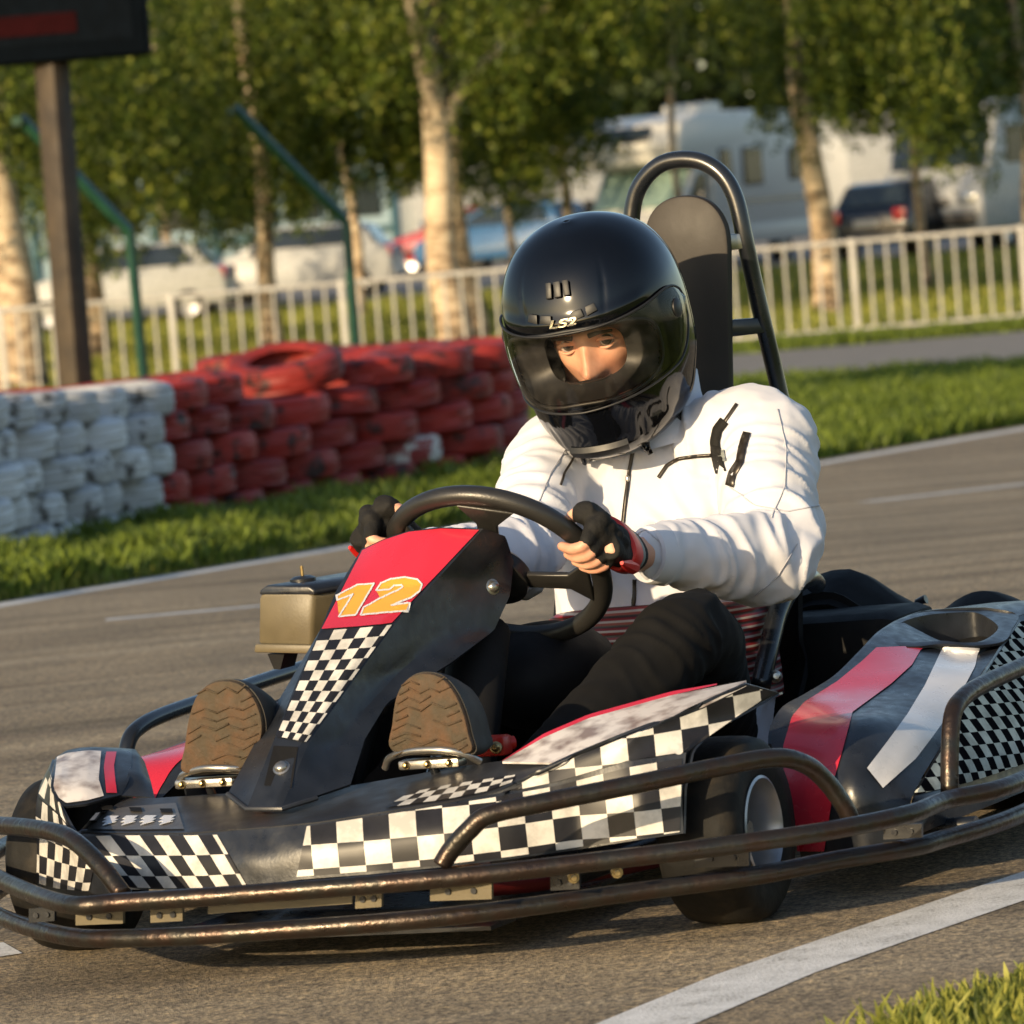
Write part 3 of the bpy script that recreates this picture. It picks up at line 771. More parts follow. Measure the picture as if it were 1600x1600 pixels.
def birch(base, dist, dia, lean=0, low=2.3, nstr=260, spread=3.2, label="", forks=None, seed=0, top=9.0, slope=0., xr=(-9, 9), nleaf=44, lsize=.05, tag_cat="tree"):
    """base: pixel x of the trunk foot; low: height of the lowest hanging leaves"""
    rg = random.Random(seed); rn = np.random.default_rng(seed)
    b0 = Wp(base, 480, dist); g = float(gh(b0.x, dist))
    root = empty("birch_tree", loc=(b0.x, dist, g)); tag(root, label, tag_cat, "birch trees along the lawn")
    mb = MB()
    path = [Vector((0, 0, -.2)), Vector((0.02, 0, .3))]; rs = [dia * .68, dia * .55]
    steps = 9
    for i in range(1, steps + 1):
        z = top * i / steps; path.append(Vector((lean * z + .07 * math.sin(z * 1.3 + seed), .05 * math.cos(z + seed), z + .2))); rs.append(dia * .5 * (1 - .75 * i / steps))
    sp = spline(path, 6); rr = lerp_spline(rs, 6)
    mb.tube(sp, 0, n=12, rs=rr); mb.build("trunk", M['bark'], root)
    limbs = forks or [(rg.uniform(5.2, 7.6), rg.uniform(0, 6.28), rg.uniform(1.2, 2.2)) for _ in range(6)]
    for (z, a, L) in limbs:
        i = min(range(len(sp)), key=lambda q: abs(sp[q].z - z)); p0 = sp[i]; r0 = rr[i] * .62
        d = Vector((math.cos(a), math.sin(a), 1.7)).normalized()
        pts = [p0, p0 + d * L * .5, p0 + d * L + Vector((math.cos(a), math.sin(a), .1)) * L * .35]
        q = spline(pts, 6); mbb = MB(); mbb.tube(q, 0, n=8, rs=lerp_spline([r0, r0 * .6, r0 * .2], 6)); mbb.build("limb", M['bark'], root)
    # crown: hanging strands of small leaves
    C = []; tw = MB()
    ncl = 30
    cl = [(rn.uniform(max(-spread, xr[0]), min(spread, xr[1])), rn.uniform(-spread * .9, spread * .6)) for _ in range(ncl)]
    for k in range(nstr):
        cx, cy = cl[k % ncl]; x = cx + rn.normal() * .26; y = cy + rn.normal() * .26
        rr_ = math.hypot(x, y) / spread
        ztop = top * (.98 - .45 * rr_ ** 2) - rn.uniform(0, 4.2) ; L = rn.uniform(1.2, 3.2)
        lowz = low + slope * x + .45 * math.sin(cx * 1.7 + seed) + rn.uniform(-.2, .9)
        zb_ = max(lowz, ztop - L)
        if ztop < lowz + .4: ztop = lowz + rn.uniform(.5, 1.8)
        t = rn.uniform(0, 1, nleaf); zz = ztop - (ztop - zb_) * t
        sway = .10 * np.sin(t * 3 + k)
        pts = np.column_stack([x + lean * zz + sway + rn.normal(size=nleaf) * .055, y + rn.normal(size=nleaf) * .055, zz])
        C.append(pts)
    C = np.concatenate(C)
    V, Qd = leaves_from(C, lsize); np_mesh("crown", V, Qd, M['leaf'], root)
    return root
birch(22, 64, .62, lean=-.015, low=2.3, nstr=520, spread=2.6, seed=1, label="thick birch with a bright sunlit trunk at the far left edge behind the board post")
birch(150, 76, .3, low=1.8, nstr=620, spread=2.6, seed=2, label="birch whose hanging leaves fill the gap between the board post and the green post")
birch(741, 70, .30, lean=-.05, low=2.4, nstr=560, spread=2.2, seed=3, label="slim birch standing just right of the pale forked trunk")
birch(706, 66, .44, lean=-.03, low=3.1, nstr=560, spread=2.6, seed=4, forks=[(2.7, .15, 1.9), (5, 1.5, 2), (5.4, 4.2, 2)], label="pale forked birch trunk brightly lit, left of the driver's helmet")
birch(420, 72, .28, low=1.8, nstr=720, spread=2.8, seed=5, label="leafy birch left of the pale forked birch, trunk half hidden by leaves")
birch(892, 82, .2, lean=.01, low=1.9, xr=(-2.2, .3), nstr=460, spread=2.4, seed=6, label="thin birch directly above the driver's helmet")
birch(1292, 70, .38, lean=-.03, low=2.0, xr=(-.5, 2.2), nstr=620, spread=2.6, seed=7, label="spotted birch trunk between the camper van and the black car")
birch(1075, 80, .14, lean=.01, low=3.15, nstr=460, spread=2.3, seed=8, label="birch with high foliage in front of the camper van roof")
birch(1450, 76, .16, lean=.02, low=1.95, xr=(-1.1, .7), nstr=460, spread=2.6, seed=9, label="birch with dense foliage above the black car and the white motorhome")
birch(812, 95, .16, lean=-.01, low=2.0, xr=(-2.4, .7), nstr=380, spread=2.4, seed=10, label="slender far birch between the forked trunk and the helmet")
birch(1620, 76, .2, low=2.75, nstr=620, spread=3.0, seed=11, label="birch at the right edge with foliage above the white motorhome")
birch(-130, 70, .3, low=1.8, nstr=420, spread=3.2, seed=12, label="birch beyond the left edge with leaves showing over the board")
birch(560, 86, .2, low=1.9, nstr=640, spread=3.0, seed=13, label="far birch whose foliage fills the middle left background")
birch(270, 92, .2, low=1.8, nstr=420, spread=2.8, seed=14, label="far birch behind the first green post, mostly leaves")
# far wood
n = 60000
Cw = np.column_stack([RNG.uniform(-60, 60, n), RNG.uniform(205, 235, n), RNG.uniform(0, 1, n) ** .8 * 12 + 3.0])
Cw[:, 2] += 1.2 * np.sin(Cw[:, 0] * .7) + RNG.normal(size=n) * .3
V, Qd = leaves_from(Cw, .55)
o = np_mesh("far_wood", V, Qd, M['leaf_far']); tag(o, "dark mass of distant trees behind the sheds", "woods", kind="stuff")

# ------------------------------------------------------------------ sheds and vehicles
M['shed'] = pbr("pale blue cladding", (.26, .36, .42), .7, var=.1, scale=1, bump=0)
M['shed_dark'] = pbr("teal steel frame", (.03, .10, .13), .5, bump=0)
M['glass'] = pbr("dark vehicle glass", (.02, .028, .032), .08, var=.1, bump=0, spec=.8)
M['glass_reflect'] = pbr("windscreen with painted reflection", (.30, .42, .36), .25, var=.1, bump=0)  # pale green base colour imitates a bright reflection on the glass
M['cream'] = pbr("camper body white", (.68, .66, .60), .4, var=.06, bump=0)
M['tail'] = pbr("red tail lamp", (.5, .02, .02), .2, bump=0)
M['carblack'] = pbr("black car paint", (.006, .007, .010), .25, bump=0, coat=.3)
M['carblue'] = pbr("blue car paint", (.03, .10, .22), .2, bump=0, coat=1)
M['carred'] = pbr("red car paint", (.35, .02, .02), .2, bump=0, coat=1)
M['carwhite'] = pbr("white car paint", (.42, .43, .43), .35, bump=0, coat=.2)
M['lamp'] = pbr("clear headlamp", (.7, .7, .66), .1, metal=.5, bump=0)
def building(px0, px1, dist, h, z0, lab, mat, nwin=6, depth=12, frame=None, name="shed"):
    a = Wp(px0, 400, dist); b = Wp(px1, 400, dist); g = float(gh(a.x, dist))
    r = empty(name, loc=((a.x + b.x) / 2, dist, g)); tag(r, lab, "building")
    W_ = b.x - a.x
    MB().box((0, depth / 2, h / 2), (W_, depth, h)).build("wall", mat, r, smooth=False)
    MB().box((0, depth / 2, h + .12), (W_ + .5, depth + .5, .24)).build("roof", M['shed_dark'], r, smooth=False)
    for i in range(nwin):
        x = -W_ / 2 + W_ * (i + .5) / nwin
        f = MB().box((x, -.03, h * .5), (W_ / nwin * .6, .06, h * .32)).build("window", M['glass'], r, smooth=False)
    if frame:
        for i in range(nwin + 1):
            MB().box((-W_ / 2 + W_ * i / nwin, -.1, h / 2), (.16, .2, h)).build("column", frame, r, smooth=False)
        for zz in (.25, .62): MB().box((0, -.16, h * zz), (W_, .12, .14)).build("beam", frame, r, smooth=False)
    return r
building(-700, 620, 150, 4.2, 0, "pale blue shed with teal steel columns behind the leaves at the left", M['shed'], 14, frame=M['shed_dark'])
building(700, 2300, 165, 3.2, 0, "long low pale blue hall behind the camper van", M['shed'], 16)
def vehicle(name, label, cat, px, base_py, dist, yawdeg, builder, group=None):
    p = Wp(px, base_py, dist); g = float(gh(p.x, dist))
    r = empty(name, loc=(p.x, dist, g)); r.rotation_euler = (0, 0, rad(yawdeg)); tag(r, label, cat, group)
    builder(r); return r
def wheels(r, xs, ys, R=.32, w=.2):
    for x in xs:
        for y in ys:
            t = MB().lathe([(R * .6, -w / 2), (R * .95, -w / 2), (R, -w * .35), (R, w * .35), (R * .95, w / 2), (R * .6, w / 2)], (x, y, R), (0, 1, 0), n=24, closed=True).build("wheel", M['rubber'], r)
            MB().lathe([(0.001, -w * .3), (R * .6, -w * .42), (R * .6, w * .42), (0.001, w * .3)], (x, y, R), (0, 1, 0), n=20).build("rim", M['rim'], t)
def hull(prof, w, tumble=None, mat=None, name="body", r=None, bevel=.06):
    """side profile (x,z[,inset]) extruded over the width with tumblehome insets"""
    n = len(prof); vs = []
    for s in (-1, 1):
        for p in prof: vs.append((p[0], s * (w / 2 - (p[2] if len(p) > 2 else 0)), p[1]))
    fs = [tuple(range(n)), tuple(range(2 * n - 1, n - 1, -1))] + [(i, (i + 1) % n, (i + 1) % n + n, i + n) for i in range(n)]
    return MB().add(vs, fs).build(name, mat, r, bevel=bevel, split=50)
def quadp(pts, name, mat, r, t=.02):
    n = (Vector(pts[1]) - Vector(pts[0])).cross(Vector(pts[2]) - Vector(pts[0])).normalized()
    return MB().prism([Vector(p) + n * 0 for p in pts], n * t).build(name, mat, r, smooth=False)
def camper(r):
    w = 2.25
    hull([(-3.4, .45), (-3.4, 2.9), (-3.2, 3.0), (1.9, 3.02), (2.75, 2.85), (3.0, 2.45), (2.9, 2.1), (2.0, 2.02), (1.6, 2.0), (1.6, .45)], w, mat=M['cream'], r=r)
    hull([(1.5, .4), (1.5, 2.04), (2.0, 2.04), (2.72, 1.22, .05), (3.35, 1.05, .1), (3.5, .8, .1), (3.5, .4, .1)], 2.02, mat=M['cream'], name="cab", r=r)
    # windscreen and cab side glass
    quadp([(2.08, -.9, 1.96), (2.08, .9, 1.96), (2.70, .92, 1.26), (2.70, -.92, 1.26)][::-1], "windscreen", M['glass_reflect'], r, .03)
    for s in (-1, 1):
        quadp([(1.65, s * 1.012, 1.85), (2.0, s * 1.012, 1.85), (2.45, s * 1.0, 1.3), (1.65, s * 1.012, 1.3)], "cab_window", M['glass'], r, .012 * s)
        MB().box((2.3, s * 1.2, 1.35), (.12, .2, .32)).build("mirror", M['black_plastic'], r, bevel=.03)
        for (xa, xb, za, zb2) in ((.75, 1.25, 1.75, 2.3), (-.6, .25, 1.55, 2.3), (-2.6, -1.8, 1.6, 2.25)):
            f = MB().box(((xa + xb) / 2, s * (w / 2 + .015), (za + zb2) / 2), (xb - xa, .03, zb2 - za)).build("window", M['black_plastic'], r, bevel=.02)
            MB().box(((xa + xb) / 2, s * (w / 2 + .034), (za + zb2) / 2), (xb - xa - .1, .012, zb2 - za - .1)).build("pane", M['glass'], f)
        MB().box((-.9, s * (w / 2 + .01), .62), (4.6, .03, .36)).build("skirt", M['cream'], r, bevel=.01)
        MB().box((3.46, s * .72, .86), (.12, .34, .22)).build("headlight", M['lamp'], r, bevel=.04)
        MB().box((-1.2, s * (w / 2 + .012), 1.25), (3.6, .012, .10)).build("stripe", M['carblue'], r)
    MB().box((2.86, 0, 2.62), (.24, 1.1, .3), rot=Matrix.Rotation(rad(-30), 3, 'Y')).build("skylight", M['glass'], r, bevel=.03)
    MB().box((3.5, 0, .5), (.16, 1.9, .3)).build("bumper", M['black_plastic'], r, bevel=.05)
    MB().box((3.5, 0, .88), (.06, .9, .16)).build("grille", M['black_plastic'], r, bevel=.02)
    MB().box((0, 0, 3.12), (1.0, .8, .18)).build("roof_box", M['cream'], r, bevel=.05)
    wheels(r, (2.5, -1.6), (-.92, .92), .34)
vehicle("camper_van", "white camper van with a cream overcab and pale windscreen behind the roll hoop", "camper van", 1100, 420, 100, 241, camper)
def van2(r):
    w = 2.2
    hull([(-3.4, .4), (-3.4, 2.75), (2.2, 2.8), (2.6, 2.7), (3.0, 1.55), (3.3, 1.3), (3.4, .9), (3.4, .4)], w, mat=M['carwhite'], r=r)
    quadp([(2.62, -.98, 2.55), (2.62, .98, 2.55), (3.0, 1.0, 1.6), (3.0, -1.0, 1.6)][::-1], "windscreen", M['glass'], r, .03)
    for s in (-1, 1):
        MB().box((1.9, s * (w / 2 + .01), 1.95), (.9, .03, .7)).build("cab_window", M['glass'], r)
        h_ = MB().box((3.36, s * .78, 1.0), (.12, .4, .22)).build("headlight", M['lamp'], r, bevel=.04)
        MB().box((-1.0, s * (w / 2 + .01), 1.9), (1.2, .03, .6)).build("window", M['glass'], r)
    MB().box((3.4, 0, .62), (.14, 1.9, .26)).build("bumper", M['black_plastic'], r, bevel=.05)
    MB().box((3.37, 0, .95), (.1, .8, .16)).build("grille", M['black_plastic'], r, bevel=.02)
    wheels(r, (2.3, -2.0), (-.9, .9), .35)
vehicle("camper_van", "white motorhome with a wide dark windscreen at the right edge beside the black car", "camper van", 1592, 350, 98, 236, van2)
def car(mat):
    def f(r):
        w = 1.72
        hull([(-1.95, .32), (-2.0, .62), (-1.93, .92), (-1.72, 1.02, .04), (1.15, .98, .04), (1.9, .78, .06), (2.0, .55), (1.95, .3)], w, mat=mat, r=r, bevel=.05)
        hull([(-1.72, .98, .06), (-1.45, 1.40, .2), (-1.2, 1.45, .22), (.25, 1.46, .22), (1.1, .98, .06)], w, mat=mat, name="cabin", r=r, bevel=.04)
        quadp([(-1.735, -.72, 1.02), (-1.735, .72, 1.02), (-1.50, .58, 1.36), (-1.50, -.58, 1.36)], "rear_window", M['glass'], r, -.012)
        quadp([(1.03, -.72, 1.03), (1.03, .72, 1.03), (.34, .58, 1.42), (.34, -.58, 1.42)][::-1], "windscreen", M['glass'], r, -.012)
        for s in (-1, 1):
            quadp([(-1.45, s * .79, 1.04), (.85, s * .79, 1.04), (.2, s * .66, 1.39), (-1.2, s * .66, 1.39)], "side_window", M['glass'], r, .014 * s * -1)
            MB().box((-1.93, s * .68, .84), (.12, .26, .24)).build("tail_light", M['tail'], r, bevel=.03)
            MB().box((1.93, s * .62, .68), (.14, .36, .16)).build("headlight", M['lamp'], r, bevel=.03)
            MB().box((.75, s * .93, 1.0), (.14, .2, .14)).build("mirror", mat, r, bevel=.03)
        MB().box((-1.99, 0, .72), (.03, .5, .12)).build("number_plate", M['carwhite'], r)
        MB().box((-1.97, 0, .45), (.12, 1.6, .2)).build("bumper", mat, r, bevel=.04)
        wheels(r, (1.25, -1.3), (-.76, .76), .3)
    return f
vehicle("parked_car", "black hatchback parked tail first between the birch trunk and the white motorhome", "car", 1432, 360, 96, 58, car(M['carblack']))
vehicle("parked_car", "blue car parked left of the driver's helmet behind the railing", "car", 800, 410, 112, 150, car(M['carblue']))
vehicle("parked_car", "red car parked beside the slim birch behind the railing", "car", 745, 420, 118, 160, car(M['carred']))
vehicle("parked_car", "white car parked behind the railing right of the board post", "car", 195, 510, 92, 176, car(M['carwhite']))
vehicle("parked_car", "silver white car parked behind the railing near the second green post", "car", 470, 470, 100, 172, car(M['carwhite']))
def trailer(r):
    MB().box((0, 0, 1.75), (7.0, 2.4, 2.5)).build("body", M['carwhite'], r, bevel=.05)
    MB().box((0, 0, .48), (6.0, 1.6, .12)).build("chassis", M['black_plastic'], r)
    for s in (-1, 1): MB().box((0, s * 1.205, 1.1), (6.9, .02, .18)).build("stripe", M['carblue'], r)
    wheels(r, (-.6, .5), (-1.05, 1.05), .34)
vehicle("box_trailer", "tall white box trailer behind the black car", "trailer", 1500, 330, 128, 20, trailer)
vehicle("box_trailer", "white box trailer behind the blue car left of the helmet", "trailer", 850, 360, 132, 12, trailer)

# ------------------------------------------------------------------ go-kart
kart = empty("go_kart", mat=KART)
tag(kart, "black rental go-kart with red and chequered stickers, number 12, driven on the track", "go-kart")
def KP(l): return [K(a, b, X=x) for a, b, x in l]
def V3(*a): return Vector(a)

# bumper rails
def rail_path(px, z, right):
    pts = [K(a, b, Z=z) for a, b in px]
    return pts
lowp = [K(a, b, Z=.090) for a, b in [(100, 1462), (200, 1466), (400, 1456), (700, 1432), (1000, 1392), (1180, 1368), (1300, 1345), (1420, 1325), (1470, 1312), (1600, 1270)]]
upp = [K(a, b, Z=.150) for a, b in [(100, 1412), (200, 1409), (400, 1396), (700, 1372), (1000, 1338), (1180, 1315), (1300, 1297), (1420, 1272), (1480, 1250), (1600, 1218)]]
def close_ring(p, z):
    xs = [V3(1.30, -.55, z), V3(1.12, -.68, z), V3(.9, -.76, z), V3(.55, -.80, z), V3(.1, -.80, z), V3(-.28, -.78, z)]
    return [V3(-.42, -.62, z), V3(-.30, -.78, z)] [:1] + xs[::-1] + p + [V3(.1, .82, z), V3(-.28, .80, z), V3(-.42, .64, z)]
low_ring = spline(close_ring(lowp, .09), 8); up_ring = spline(close_ring(upp, .15), 8)
MB().tube(low_ring, .0135, n=14).build("bumper_rail", M['tube'], kart, split=0)
MB().tube(up_ring, .0135, n=14).build("bumper_rail", M['tube'], kart, split=0)
gp = [(690, 1352, 1.395), (705, 1328, 1.39), (733, 1297, 1.385), (765, 1273, 1.375), (850, 1254, 1.34), (1000, 1224, 1.26), (1120, 1199, 1.18), (1210, 1184, 1.11), (1258, 1194, 1.06), (1292, 1222, 1.02), (1318, 1258, 1.0), (1334, 1290, .985)]
MB().tube(spline(KP([(a, b, x + .12) for a, b, x in gp]), 6), .0135, n=14).build("wheel_guard_rail", M['tube'], kart, split=0)
gl = [(192, 1398, 1.435), (165, 1362, 1.42), (135, 1330, 1.40), (108, 1309, 1.37), (70, 1297, 1.32), (0, 1290, 1.22), (-70, 1292, 1.12), (-110, 1310, 1.06), (-128, 1345, 1.03), (-135, 1372, 1.02)]
MB().tube(spline(KP([(a, b, x + .12) for a, b, x in gl]), 6), .0135, n=14).build("wheel_guard_rail", M['tube'], kart, split=0)
sg = [(1484, 1238, .80), (1484, 1180, .80), (1488, 1120, .80), (1503, 1092, .80), (1535, 1070, .80), (1600, 1040, .80), (1700, 995, .80), (1790, 960, .80), (1812, 985, .8), (1818, 1080, .8), (1818, 1150, .8)]
MB().tube(spline([K(a, b, Y=y) for a, b, y in sg], 6), .0135, n=14).build("side_guard_rail", M['tube'], kart, split=0)
ms = [V3(p.x - .33, -p.y - .0, p.z) for p in spline([K(a, b, Y=y) for a, b, y in sg], 6)]
MB().tube(ms, .0135, n=14).build("side_guard_rail", M['black_paint'], kart, split=0)
# rail ties (small drilled brackets between the two rails)
def bracket(px0, px1, y0, y1, x, mat):
    x += .12
    a = KP([(px0, y0, x), (px1, y0 - 3, x), (px1, y1 - 3, x), (px0, y1, x)])
    o = MB().prism(a, V3(-.006, 0, 0)).build("rail_bracket", mat, kart, smooth=False)
    for f in (.3, .72):
        c = a[0].lerp(a[1], f).lerp(a[3].lerp(a[2], f), .5)
        MB().lathe([(0.0005, .003), (.0045, .003), (.0045, -.004)], c, (1, 0, 0), n=10).build("bolt_hole", M['black_plastic'], o)
    return o
bracket(118, 192, 1421, 1446, 1.445, M['airbox']); bracket(45, 85, 1420, 1442, 1.38, M['black_paint'])
bracket(235, 285, 1420, 1442, 1.45, M['airbox'])
mb = MB().prism(KP([(325, 1415, 1.55), (550, 1400, 1.52), (550, 1412, 1.52), (325, 1428, 1.55)]), V3(-.004, 0, 0)); mb.build("lower_lip", M['airbox'], kart, smooth=False)
bracket(672, 768, 1380, 1408, 1.385, M['airbox']); bracket(555, 596, 1392, 1420, 1.405, M['airbox'])
bracket(1085, 1170, 1328, 1356, 1.14, M['black_paint']); bracket(1380, 1440, 1290, 1312, .93, M['black_paint'])
bracket(860, 905, 1368, 1392, 1.30, M['black_paint'])
for a, b, x in ((896, 1371, 1.43), (964, 1363, 1.40)):
    c = K(a, b, X=x)
    MB().lathe([(.0001, .012), (.004, .012), (.0048, .010), (.005, .004), (.008, .004), (.0082, .0), (.009, -.002)], c, (.85, .5, 0), n=10).build("bolt", M['gold'], kart)

# wheels
def kwheel(x, y, r, w, steer=0, side=1):
    ax = Matrix.Rotation(steer, 3, 'Z') @ V3(0, 1, 0)
    prof = [(r * .54, -w * .44), (r * .70, -w * .5), (r * .88, -w * .49), (r * .96, -w * .42), (r * .99, -w * .3), (r, -w * .1), (r, w * .1), (r * .99, w * .3), (r * .96, w * .42), (r * .88, w * .49), (r * .70, w * .5), (r * .54, w * .44)]
    c = V3(x, y, r)
    t = MB().lathe(prof, c, ax, n=64).build("wheel", M['rubber'], kart, split=60)
    rim = [(r * .545, w * .44), (r * .56, w * .47), (r * .53, w * .485), (r * .50, w * .44), (r * .485, w * .20), (r * .46, w * .05), (r * .30, w * .0), (r * .28, w * .12), (r * .20, w * .14), (.001, w * .14)]
    rim2 = [(a, -b) for a, b in rim]
    q = MB().lathe(rim, c, ax, n=48).build("rim", M['rim'], t)
    MB().lathe(rim2, c, ax, n=48).build("rim", M['rim'], t)
    MB().lathe([(.001, w * .30), (.012, w * .30), (.014, w * .1), (.014, w * .0)], c, ax, n=6).build("hub_nut", M['steel'], t)
    for k in range(5):
        a = k * 2 * math.pi / 5
        u = V3(0, 0, 1); v = ax.cross(u)
        MB().lathe([(.001, w * .07), (.005, w * .07), (.006, w * .0)], c + (u * math.cos(a) + v * math.sin(a)) * r * .38, ax, n=6).build('wheel_nut', M['steel'], t)
    return t
kwheel(1.07, .545, .134, .125, rad(3)); kwheel(1.07, -.545, .134, .125, rad(3))
kwheel(0, .55, .14, .19); kwheel(0, -.55, .14, .19)
MB().tube([(1.07, -.48, .13), (1.07, -.3, .08), (1.07, .3, .08), (1.07, .48, .13)], .016).build("front_axle", M['black_paint'], kart)
MB().tube([(0, -.5, .14), (0, .5, .14)], .02).build("rear_axle", M['steel'], kart)
M['frame_red'] = pbr('dark red frame', (.16, .010, .010), .5)
# frame and floor tray
for s in (-1, 1):
    MB().tube(spline([V3(1.22, s * .22, .09), V3(1.05, s * .27, .075), V3(.6, s * .34, .055), V3(.2, s * .34, .055), V3(-.3, s * .30, .08)], 6), .016).build("frame_tube", M['frame_red'] if s > 0 else M['black_paint'], kart)
    MB().tube([V3(.75, s * .34, .07), V3(.75, s * .8, .08)], .012).build("outrigger", M['black_paint'], kart)
    MB().tube([V3(.05, s * .34, .07), V3(.05, s * .8, .08)], .012).build("outrigger", M['black_paint'], kart)
MB().box((.82, 0, .045), (1.0, .56, .006)).build("floor_tray", M['black_paint'], kart, smooth=False)

# front fairing: nose face, corner face, deck, wheel shrouds
bot = KP([(201, 1390, 1.40), (300, 1389, 1.415), (385, 1386, 1.425), (470, 1374, 1.42), (580, 1366, 1.405), (700, 1354, 1.375), (800, 1342, 1.335), (900, 1328, 1.28), (1000, 1312, 1.27), (1068, 1302, 1.245)])
midr = KP([(160, 1345, 1.385), (300, 1345, 1.41), (385, 1342, 1.42), (470, 1330, 1.415), (580, 1318, 1.40), (700, 1300, 1.37), (800, 1285, 1.33), (900, 1268, 1.275), (1000, 1250, 1.265), (1066, 1240, 1.235)])
top = KP([(118, 1303, 1.36), (300, 1303, 1.39), (430, 1293, 1.40), (500, 1286, 1.39), (600, 1270, 1.375), (700, 1255, 1.345), (760, 1243, 1.32), (860, 1225, 1.285), (980, 1190, 1.25), (1072, 1176, 1.215)])
face = loft_rows([bot, midr, top], 80, 12)
fm = MB().grid(face); 
fair = fm.build("front_fairing", M['black_plastic'], kart, solid=.005)
corner = loft_rows([KP([(40, 1388, 1.17), (90, 1400, 1.27), (150, 1402, 1.36), (201, 1390, 1.40)]), KP([(48, 1300, 1.15), (80, 1300, 1.26), (120, 1335, 1.36), (160, 1345, 1.385)]), KP([(58, 1240, 1.13), (70, 1250, 1.22), (95, 1270, 1.32), (118, 1303, 1.36)]), KP([(82, 1186, 1.11), (78, 1200, 1.16), (78, 1215, 1.24), (82, 1236, 1.29)])], 24, 16)
corner_o = MB().grid(corner).build("fairing_corner", M['black_plastic'], fair, solid=.004)
# wing in front of the left front wheel (image right)
wing = loft_rows([KP([(760, 1243, 1.32), (860, 1225, 1.285), (980, 1190, 1.25), (1072, 1176, 1.215)]),
                  KP([(800, 1226, 1.305), (880, 1190, 1.27), (1000, 1145, 1.235), (1105, 1145, 1.165)]),
                  KP([(830, 1212, 1.29), (960, 1155, 1.245), (1100, 1100, 1.165), (1165, 1068, 1.11), (1217, 1082, 1.05)])], 50, 16)
wing_o = MB().grid(wing).build("wheel_shroud", M['black_plastic'], fair, solid=.004)
wtop = loft_rows([KP([(785, 1190, 1.24), (870, 1192, 1.272), (960, 1156, 1.242), (1100, 1101, 1.165), (1165, 1069, 1.108)]), KP([(785, 1189, 1.22), (850, 1152, 1.19), (920, 1122, 1.14), (1050, 1086, 1.07), (1166, 1063, 1.01)])], 40, 5)
MB().grid(wtop).build("shroud_top", M['dirty_white'], wing_o, solid=.003)
wtr = loft_rows([KP([(785, 1189, 1.219), (850, 1152, 1.189), (920, 1122, 1.139), (1050, 1086, 1.069), (1120, 1070, 1.03)]), KP([(785, 1188, 1.21), (850, 1146, 1.18), (920, 1116, 1.13), (1050, 1080, 1.06), (1120, 1068, 1.025)])], 30, 2)
MB().grid(wtr).build("red_edging", M['red'], wing_o)
wside = loft_rows([KP([(1068, 1302, 1.245), (1070, 1230, 1.23), (1082, 1172, 1.205), (1110, 1142, 1.16), (1150, 1120, 1.12), (1217, 1083, 1.045)]), KP([(1062, 1300, 1.225), (1064, 1232, 1.21), (1080, 1172, 1.18), (1108, 1140, 1.12), (1152, 1117, 1.07), (1222, 1081, .99)])], 30, 3)
MB().grid(wside).build("shroud_edge", M['black_plastic'], wing_o, solid=.003)
# deck
back = KP([(196, 1246, 1.22), (240, 1247, 1.22), (350, 1240, 1.20), (450, 1240, 1.20), (545, 1228, 1.18), (650, 1210, 1.17), (700, 1200, 1.17), (790, 1188, 1.20), (840, 1190, 1.24)])
frontr = KP([(120, 1301, 1.357), (300, 1301, 1.388), (430, 1291, 1.398), (500, 1284, 1.388), (600, 1268, 1.373), (700, 1253, 1.343), (760, 1241, 1.318), (800, 1226, 1.303), (860, 1200, 1.28)])
deck = loft_rows([frontr, back], 60, 8)
deck_o = MB().grid(deck).build("fairing_deck", M['deck_plastic'], fair, solid=.005)
# right (image left) shroud with scuffed white panel
sh = loft_rows([KP([(80, 1232, 1.29), (88, 1250, 1.31), (102, 1260, 1.315), (135, 1256, 1.30), (166, 1247, 1.27), (190, 1242, 1.24)]),
                KP([(82, 1210, 1.25), (95, 1215, 1.26), (110, 1222, 1.265), (135, 1222, 1.255), (168, 1218, 1.225), (203, 1213, 1.20)]),
                KP([(86, 1186, 1.14), (100, 1178, 1.14), (118, 1174, 1.14), (140, 1172, 1.13), (170, 1174, 1.12), (206, 1176, 1.10)]),
                KP([(92, 1180, 1.08), (105, 1172, 1.08), (125, 1168, 1.08), (150, 1167, 1.07), (180, 1168, 1.06), (207, 1170, 1.05)])], 40, 22)
sh_o = MB().grid(sh).build("wheel_shroud", M['black_plastic'], fair, solid=.004)
inn = loft_rows([KP([(190, 1243, 1.24), (200, 1210, 1.20), (206, 1176, 1.10), (207, 1170, 1.05)]), KP([(215, 1244, 1.22), (219, 1212, 1.18), (217, 1180, 1.10), (212, 1171, 1.04)]), KP([(242, 1247, 1.21), (236, 1222, 1.16), (226, 1190, 1.08), (212, 1171, 1.03)])], 14, 6)
MB().grid(inn).build("shroud_inner_wall", M['deck_plastic'], sh_o, solid=.003)
